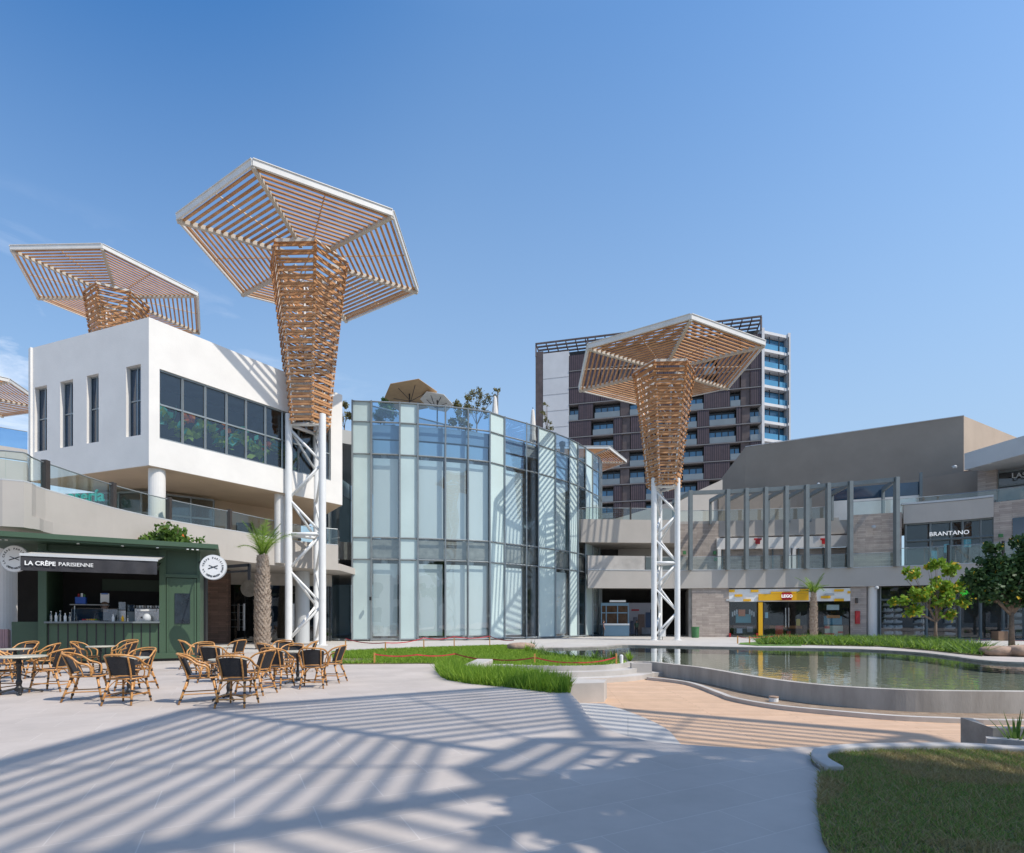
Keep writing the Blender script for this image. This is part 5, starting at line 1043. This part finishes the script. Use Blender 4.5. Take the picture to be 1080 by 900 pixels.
# ------------------------------------------------------------------ cafe furniture
CH = thing('bistro_chair', (0, 0, 0), 'x', 'chair', 'rattan bistro chairs', local=True)
MB().box(-.21, .21, -.2, .22, .43, .455).build('seat', 'weave', CH, bevel=.02)
MB().tube([(-.22, -.2, .445), (.22, -.2, .445), (.24, .2, .445), (.18, .25, .445), (-.18, .25, .445), (-.24, .2, .445), (-.22, -.2, .445)], .016, 6).build('seat_rim', 'rattan', CH, smooth=True)
n = 8; bb = MB(); vs = []
for i in range(n + 1):
    a = R(-64 + 128 * i / n)
    for j in range(5):
        z = .5 + .085 * j; zz = min(z, .5 + (.34 - .05 * (abs(a) / R(64)) ** 2) * j / 4); rr1 = .235 + .04 * j / 4; vs.append(V(math.sin(a) * rr1, -math.cos(a) * rr1 * .75 - .06 - .10 * j / 4, zz))
bb.add(vs, [(i * 5 + j, (i + 1) * 5 + j, (i + 1) * 5 + j + 1, i * 5 + j + 1) for i in range(n) for j in range(4)]).build('backrest', 'weave', CH, smooth=True)
hoop = [(.27, .12, .44), (.30, .12, .60), (.30, .06, .66), (.30, -.06, .70), (.27, -.18, .80), (.18, -.32, .855), (0, -.37, .87), (-.18, -.32, .855), (-.27, -.18, .80), (-.30, -.06, .70), (-.30, .06, .66), (-.30, .12, .60), (-.27, .12, .44)]
def sm3(P, k=3):
    o = []
    for i in range(len(P) - 1):
        p0, p1, p2, p3 = [V(*P[max(0, min(len(P) - 1, i + d))]) for d in (-1, 0, 1, 2)]
        for j in range(k):
            t = j / k; o.append(.5 * (2 * p1 + (p2 - p0) * t + (2 * p0 - 5 * p1 + 4 * p2 - p3) * t * t + (3 * p1 - p0 - 3 * p2 + p3) * t ** 3))
    return o + [V(*P[-1])]
MB().tube(sm3(hoop), .0185, 6).build('arm_hoop', 'rattan', CH, smooth=True)
bf = MB()
for s in (-1, 1):
    bf.tube(sm3([(s * .17, -.2, .44), (s * .175, -.235, .6), (s * .185, -.325, .83)]), .015, 6)
    bf.tube(sm3([(s * .25, -.0, .44), (s * .29, -.02, .56), (s * .28, -.1, .70)]), .011, 6)
bf.tube(sm3([(-.17, -.19, .5), (0, -.235, .5), (.17, -.19, .5)]), .013, 6); bf.tube(sm3([(-.185, -.29, .81), (0, -.34, .83), (.185, -.29, .81)]), .012, 6)
bf.build('back_frame', 'rattan', CH, smooth=True)
for sx1 in (-1, 1):
    for sy1 in (-1, 1):
        a = (sx1 * .19, sy1 * .19, .44); b = (sx1 * .24, sy1 * (.27 if sy1 > 0 else .33), 0)
        lg = MB().tube([a, [(a[i] + b[i]) / 2 for i in range(3)], b], [.02, .019, .016], 7).build('leg', 'rattan', CH, smooth=True)
        for t in (.04, .42, .78):
            q = [a[i] + (b[i] - a[i]) * t for i in range(3)]; q2 = [a[i] + (b[i] - a[i]) * (t + .07) for i in range(3)]; MB().tube([q, q2], .024, 7).build('binding', 'black', lg)
        MB().tube(sm3([(sx1 * .21, sy1 * .22, .27), (sx1 * .15, sy1 * .2, .36), (sx1 * .06, sy1 * .2, .43)]), .009, 5).build('brace', 'rattan', CH, smooth=True)
for (a, b) in (((-.225, .24, .14), (.225, .24, .14)), ((-.225, -.28, .14), (.225, -.28, .14)), ((-.225, -.28, .17), (-.225, .24, .17)), ((.225, -.28, .17), (.225, .24, .17))):
    MB().tube([a, b], .0115, 6).build('stretcher', 'rattan', CH)
chairs = [(55, 11.3, 95, 'side on chair at the right of the large left table'), (-2, 10.9, -90, 'chair cut off by the left edge at the large left table'), (23, 15.0, 178, 'chair facing the viewer behind the large left table'),
 (44, 13.9, 115, 'angled chair behind the large left table nearest the green panel'), (1, 12.9, -60, 'half hidden chair at the left edge behind the large table'),
 (92, 15.2, -75, 'chair facing right at the small table before the kiosk counter'), (131, 16.4, 175, 'rearmost chair at the small table before the kiosk counter'), (128, 14.9, 105, 'chair facing left at the small table before the kiosk counter'),
 (143, 11.4, 168, 'chair facing the viewer in the near group below the kiosk door'), (93, 10.0, -68, 'chair turned right in the near group below the kiosk counter'), (135, 9.6, 5, 'chair with its back to the viewer in the near group below the kiosk counter'),
 (203, 16.6, -60, 'farthest left chair of the group beside the kiosk corner'), (212, 14.6, 190, 'chair facing the viewer in the group beside the kiosk corner'), (227, 13.0, 0, 'chair with its back turned behind the nearest centre table'), (246, 16.6, 75, 'farthest right chair of the group beside the kiosk corner'),
 (212, 9.75, -62, 'chair turned right at the nearest centre table'), (251, 9.35, 4, 'frontmost chair with its back to the viewer at the nearest centre table'), (269, 10.8, 82, 'side on chair facing left at the nearest centre table'),
 (293, 11.9, -6, 'left chair with its back turned at the table by the tower legs'), (331, 11.9, 12, 'right chair with its back turned at the table by the tower legs'), (348, 12.9, 85, 'rightmost cafe chair next to the lawn'),
 (287, 14.4, -35, 'angled chair behind the table by the tower legs near the palm'), (297, 15.9, 185, 'rearmost chair near the palm trunk'), (321, 15.6, 110, 'leaning angled chair right of the palm trunk'), (305, 13.5, 172, 'chair facing the viewer across the table by the tower legs')]
for i, (px, Y, a, lb) in enumerate(chairs):
    o = CH if i == 0 else copy_tree(CH); x, y = PX(px, Y); o.location = (x, y, .003); o.rotation_euler = (0, 0, R(a)); o['label'] = 'rattan ' + lb
TB = thing('bistro_table', (0, 0, 0), 'x', 'table', 'round bistro tables', local=True)
MB().lathe([(.30, .72), (.33, .725), (.335, .74), (.33, .755), (.0, .756)], (0, 0, 0), 32).build('tabletop', 'marble', TB)
MB().lathe([(.05, .06), (.05, .12), (.028, .16), (.04, .24), (.026, .3), (.026, .55), (.04, .6), (.028, .66), (.12, .715), (.12, .72)], (0, 0, 0), 14).build('pedestal', 'iron', TB)
for k in range(4):
    a = R(45 + 90 * k); MB().tube(sm3([(0, 0, .12), (math.cos(a) * .14, math.sin(a) * .14, .08), (math.cos(a) * .27, math.sin(a) * .27, .025)]), [.03] * 7 if False else .022, 6).build('foot', 'iron', TB, smooth=True)
for i, (px, Y, s, lb) in enumerate(((20, 10.8, 1.35, 'large round pale topped table at the left edge'), (16, 13.7, 1.0, 'small round table behind the large left one'), (106, 15.1, 1.0, 'small round table right before the kiosk counter'), (136, 10.4, 1.0, 'round table hidden among the chairs of the near left group'), (228, 14.9, 1.0, 'small round table beside the kiosk corner'), (241, 9.95, 1.0, 'round table among the nearest centre chairs'), (314, 12.6, 1.1, 'round table among the chairs by the tower legs'))):
    o = TB if i == 0 else copy_tree(TB); x, y = PX(px, Y); o.location = (x, y, .002); o.scale = (s, s, 1); o['label'] = lb

# ------------------------------------------------------------------ plants
def palm(x, y, z0, th, r0, nf, fl, label, seed, up=.9, boots=260, head=1.0):
    t = thing('palm_tree', (x, y, z0), label, 'palm tree'); r_ = random.Random(seed); rg = np.random.default_rng(seed)
    MB().tube([(x, y, z0), (x, y, z0 + th * .5), (x, y, z0 + th * .8), (x, y, z0 + th)], [r0 * 1.05, r0, r0 * .72, r0 * .38], 14).build('trunk', 'palmbark', t, smooth=True)
    b = MB()
    for i in range(boots):
        k = i / boots; z = z0 + th * k; a = i * 2.39996; rr2 = r0 * (1.0 if k < .6 else 1.0 - (k - .6) * 1.1) ; d = V(math.cos(a), math.sin(a), 0); s = V(-d.y, d.x, 0); p0 = V(x, y, z) + d * rr2 * .9
        w = .11 * head; h = .2 * head * r_.uniform(.8, 1.2); o_ = d * r_.uniform(.07, .15) * head
        b.add([p0 - s * w, p0 + s * w, p0 + s * w * .4 + o_ + V(0, 0, h), p0 - s * w * .4 + o_ + V(0, 0, h), p0 + V(0, 0, h * .2) + o_ * .7], [(0, 1, 2, 3), (0, 4, 1), (0, 3, 4), (1, 4, 2), (3, 2, 4)])
    b.build('leaf_boots', 'palmbark', t)
    for i in range(nf):
        a = i * 2.39996 + .4; tilt = r_.uniform(.15, 1.0); L_ = fl * r_.uniform(.75, 1.1); d = V(math.cos(a) * tilt, math.sin(a) * tilt, up).normalized(); pts_ = []; p0 = V(x, y, z0 + th)
        for j in range(9):
            pts_.append(p0.copy()); p0 = p0 + d * (L_ / 8); d = (d + V(0, 0, -.09 - .1 * tilt)).normalized()
        vs = []; s0 = d.cross(V(0, 0, 1)).normalized()
        for j in range(1, 9):
            p = pts_[j]; dd = (pts_[j] - pts_[j - 1]).normalized()
            for q in range(3):
                pp = p - dd * (L_ / 8) * q / 3
                for s in (-1, 1):
                    ln = fl * .2 * math.sin(math.pi * (.15 + .8 * j / 9)); e = pp + s0 * s * ln + dd * ln * .9 + V(0, 0, -.12 * ln + rg.normal() * .03)
                    vs += [pp - dd * .02 * head, pp + dd * .025 * head, e]
        st_ = MB().tube(pts_, [.03 * head] * 4 + [.015 * head] * 5, 5).build('frond', 'leaf', t); raw('leaflets', 'leaf_bright' if i % 3 else 'leaf', np.array([tuple(v) for v in vs]), 3, st_)
    return t
p = G(277, 684.8); palm(p[0], p[1], 0, 4.7, .33, 14, 2.1, 'thick shaggy trunked palm with short upright fronds before the tower', 1, 1.15, 520)
p = G(858, 673.4); palm(p[0], p[1], 0, 3.7, .24, 13, 1.8, 'small palm in front of the toy shop across the pond', 2, .75, 200, 1.0)
p = G(987, 677); tree('ornamental_tree', p[0], p[1], 0, 1.5, 11, [(-1.6, 0, 4.7, .62), (0, 0, 5.3, .62), (1.3, .2, 4.9, .6), (2.3, 0, 3.9, .65), (-1.1, 0, 3.3, .75), (-2.5, 0, 2.7, .6), (.2, 0, 4.0, .6), (.5, 0, 3.0, .75), (1.9, 0, 2.9, .6), (.7, 0, 2.0, .55), (-1.5, 0, 2.1, .6), (2.8, 0, 4.8, .5), (1.3, 0, 3.6, .55)], 'leaf_bright', 3600, .2, 'airy bright green tree with yellow leaf patches across the pond', seed=8, tr=.1, extra=('leaf_yellow', .13))
p = G(1067, 683); tree('dark_leaved_tree', p[0], p[1], 0, 1.9, 9, [(-1.3, 0, 3.2, .95), (0, 0, 3.0, 1.0), (1.2, 0, 3.3, 1.1), (-1.0, 0, 4.4, .85), (.3, 0, 4.3, 1.0), (1.5, 0, 4.6, 1.0), (-1.0, 0, 5.5, .45), (.9, 0, 5.6, .75), (-2.1, 0, 3.9, .6), (2, 0, 5.6, .9), (2.3, 0, 3.6, 1.0), (0, .5, 3.7, 1.0)], 'leaf_dark', 13000, .17, 'dense dark green tree at the right edge beyond the pond', seed=9, tr=.12, extra=('leaf_yellow', .008))
p = PX(178, 25.5); tree('flowering_tree', p[0], p[1], 0, 3.2, 6, [(-.7, 0, 5.0, .65), (.2, 0, 5.4, .75), (.9, 0, 4.9, .7), (0, 0, 4.7, .8), (1.5, 0, 4.7, .5), (-1.3, 0, 4.9, .4)], 'leaf', 3600, .16, 'leafy tree with orange blooms rising behind the kiosk roof', seed=10, extra=('petal', .012))
def shade_tree(x, y, h, blobs, lb, sd_): return tree('shade_tree', x, y, 0, h, len(blobs), blobs, 'leaf', 2700, .3, lb, seed=sd_, tr=.22)
OUT = dict(
 a=(8.0, .9, [(-1.0, .2, 9.2, 1.0), (.2, .6, 9.6, 1.0), (-.4, -1.0, 8.6, .9), (1.4, -.6, 8.2, 1.1)]),
 b=(8.0, .3, [(-.6, .9, 5.8, 1.1), (1.0, .9, 6.2, 1.1), (2.4, .6, 5.8, 1.2), (3.8, .4, 6.4, 1.3), (-1.6, .2, 6.0, 1.0), (.4, -.4, 6, 1.3), (2, -.6, 6, 1.3)]))
shade_tree(OUT['a'][0], OUT['a'][1], 5.5, OUT['a'][2], 'tall shade tree standing right of the view that darkens the plaza edge', 21)
shade_tree(OUT['b'][0], OUT['b'][1], 3.5, OUT['b'][2], 'broad shade tree standing right of the viewer that shades the near lawn', 22)
# yucca in the planter and tufts
def tuft(x, y, z, n, L_, w, m, lb, seed, nm='spiky_plant'):
    rg = np.random.default_rng(seed); vs = []
    for i in range(n):
        a = rg.uniform(0, 6.28); t = rg.uniform(.15, 1.0); d = V(math.cos(a) * t, math.sin(a) * t, 1.1).normalized(); l = L_ * rg.uniform(.6, 1.1); s = V(-math.sin(a), math.cos(a), 0) * w
        p0 = V(x, y, z); m1_ = p0 + d * l * .5; e = p0 + d * l - V(0, 0, l * .15 * t)
        vs += [p0 - s, p0 + s, m1_ + s * .8, m1_ - s * .8, m1_ - s * .8, m1_ + s * .8, e + s * .05, e - s * .05]
    return raw(nm, m, np.array([tuple(v) for v in vs]), 4, None, label=lb, cat='plant')
tuft(6.05, 6.55, -.12, 26, .55, .018, 'leaf', 'spiky green plant inside the concrete planter at right', 3)
for i, (px, py, lb) in enumerate(((562, 685, 'leafy plant just right of the pink boulder'), (556, 689, 'low leafy plant under the pink boulder'), (628, 697, 'leafy tuft left of the white marker post'), (664, 698.6, 'leafy tuft right of the white marker post'), (647, 698, 'leafy tuft beside the stake at the pond'), (1072, 690, 'small leafy plant among the boulders at right'))):
    p = G(px, py); tuft(p[0], p[1], 0, 22, .5, .035, 'leaf_bright' if i % 2 else 'leaf', lb, 30 + i, 'leafy_plant')
# ------------------------------------------------------------------ boulders, stakes, tape
def boulder(px, py, w, h, d, lb, seed):
    x, y = G(px, py); rg = random.Random(seed); b = MB(); prof = []; n = 14; vs = []; m = 9; ph = rg.uniform(0, 6)
    for i in range(m):
        t = math.pi * i / (m - 1)
        for k in range(n):
            a = 2 * math.pi * k / n; q = 1 + .1 * math.sin(3 * a + ph) + .06 * math.sin(5 * a + t * 3 + ph)
            se = lambda c: math.copysign(abs(c) ** .75, c)
            vs.append(V(x + w / 2 * se(math.sin(t)) * se(math.cos(a)) * q, y + d / 2 * se(math.sin(t)) * se(math.sin(a)) * q, h * .44 - h / 2 * se(math.cos(t)) * (1 + .05 * math.sin(a * 2 + ph))))
    b.add(vs, [(i * n + k, i * n + (k + 1) % n, (i + 1) * n + (k + 1) % n, (i + 1) * n + k) for i in range(m - 1) for k in range(n)])
    b.build('boulder', 'rock', smooth=True, label=lb, cat='boulder')
boulder(549, 686.5, 1.35, .42, .7, 'long pink brown boulder on the lawn before the glass building', 1)
boulder(1053, 692, 1.3, .45, .8, 'left of two pale brown boulders beside the pond', 2); boulder(1079, 692.5, 1.3, .5, .9, 'right one of two pale brown boulders beside the pond', 3)
stakes = [(447, 685.4), (479, 684), (516.5, 683), (564, 702), (650, 701.5), (395, 700.5), (364.5, 687), (406.5, 688.5)]
sw = ['first', 'second', 'third', 'orange', 'orange', 'orange', 'leftmost', 'second']
labs = ['stake under the third clear panel of the glass building', 'stake behind the lawn below the wide blinds', 'stake behind the lawn left of the boulder', 'stake on the lawn edge above the white steps', 'stake by the white marker post at the pond', 'tall stake at the front left corner of the lawn', 'leftmost stake at the back of the lawn', 'stake behind the lawn left of the blinds']
for (px, py), lb in zip(stakes, labs):
    p = G(px, py); h = .33 * (p[1] / 17); h = min(h, .75); MB().box(p[0] - .025, p[0] + .025, p[1] - .025, p[1] + .025, 0, max(h, .38)).build('stake', 'stake', label='orange wooden ' + lb, cat='stake', group='stakes carrying the red tape')
def tape(pts, lb, sag=.1):
    P = []
    for i in range(len(pts) - 1):
        a, b = V(*pts[i]), V(*pts[i + 1])
        for j in range(6): t = j / 6; q = a + (b - a) * t; q.z -= sag * 4 * t * (1 - t); P.append(q)
    P.append(V(*pts[-1])); b = MB(); vs = []
    for q in P: vs += [q + V(0, 0, -.02), q + V(0, 0, .02), q + V(0, .008, .02), q + V(0, .008, -.02)]
    b.add(vs, [(4 * i + k, 4 * i + 4 + k, 4 * i + 4 + (k + 1) % 4, 4 * i + (k + 1) % 4) for i in range(len(P) - 1) for k in range(4)]).build('barrier_tape', 'tape', label=lb, cat='tape')
g = lambda px, py, z: (*G(px, py), z)
tape([g(364.5, 687, .6), g(406.5, 688.5, .45), g(447, 685.4, .6), g(479, 684, .62), g(516.5, 683, .62), g(542, 686, .5)], 'red tape strung along the back of the middle lawn')
tape([g(395, 700.5, .33), g(440, 700, .3), g(480, 698, .28), g(520, 700, .14), g(564, 702, .26), g(610, 703, .12), g(650, 701.5, .26)], 'red tape strung along the front of the middle lawn', .06)
tape([g(778, 678.8, .45), g(791, 679.5, .4), g(820, 677.5, .45), g(850, 676.4, .4)], 'red tape around the grass corner before the toy shop', .04)
for px, py, lb in ((778, 679, 'thin red stake at the left corner of the far planting bed'), (790.6, 679.6, 'thin red stake right of the corner at the far planting bed'), (821, 678.6, 'thin red stake in the grass before the toy shop')): p = G(px, py); MB().box(p[0] - .03, p[0] + .03, p[1] - .03, p[1] + .03, 0, .5).build('stake', 'stake', label=lb, cat='stake', group='stakes of the far bed')
gp = [G(*q) for q in ((779, 680), (800, 681.5), (845, 681.5), (850, 677), (815, 677), (781, 678.6))]; MB().prism(gp, -.02, .04).build('far_turf', mat('bright turf', (.10, .20, .03), .9, .2, 3, .5), kind='structure')
MB().ribbon(FL(900, 1200, -1.6), 0, .035, .5).build('red_kerb_strip', 'tape', label='thin red strip on the pavement before the shelf shop', cat='kerb')
p = G(656, 701, 0); MB().lathe([(.06, 0), (.06, .3), (.02, .32)], (p[0], p[1] + .1, 0), 12).build('marker_post', 'white', label='short white marker post at the pond beside the lawn stake', cat='post')
p = G(816, 740, -.4); pt = thing('paint_tin', (*p, -.4), 'small white tin with a rusty lid standing on the bare soil', 'tin'); MB().lathe([(.10, 0), (.1, .09)], (p[0], p[1], -.4), 16).build('body', 'white', pt); MB().lathe([(.105, .09), (.105, .12)], (p[0], p[1], -.4), 16).build('lid', 'rock', pt)
p = FP(1055, -2); cb_ = thing('cardboard_box', (*p, 0), 'brown box standing left of the dark tree trunk', 'box'); MB().box(p[0] - .4, p[0] + .3, p[1] - .3, p[1] + .3, 0, .7).build('body', mat('brown cardboard', (.22, .14, .09), .9, .1, 2), cb_); MB().box(p[0] + .34, p[0] + .5, p[1] - .3, p[1] + .3, 0, .75).build('white_side', 'white', cb_)
p = FP(697.5, -1); p = PX(697.8, 42.0); eb = thing('junction_box', (*p, 0), 'small white electrical box at the foot of the far tower', 'electrical box'); MB().box(p[0] - .22, p[0] + .22, p[1] - .35, p[1] - .1, .25, .8).build('cabinet', 'white', eb); MB().tube([(p[0], p[1] - .2, 0), (p[0], p[1] - .2, .25)], .05, 6).build('leg', 'silver', eb)
p = G(-2, 692); 
pk = thing('pink_screen', (*PX(8, 19.6), 0), 'pale pink ribbed screen beside the round column at the left edge', 'screen'); a, b = PX(-14, 19.6), PX(14, 19.8); m_ = MB()
for k in range(14): t = k / 13; m_.box(a[0] + (b[0] - a[0]) * t - .02, a[0] + (b[0] - a[0]) * t + .02, 19.55, 19.62, 0, 1.15)
m_.build('ribs', mat('pink enamel', (.5, .3, .3), .6, .05, 3), pk); MB().box(a[0], b[0], 19.64, 19.7, 0, 1.12).build('panel', mat('pink enamel back', (.42, .27, .27), .6, .05, 3), pk)
for o in list(bpy.data.objects):
    for k in ('_o', '_n'):
        if k in o: del o[k]
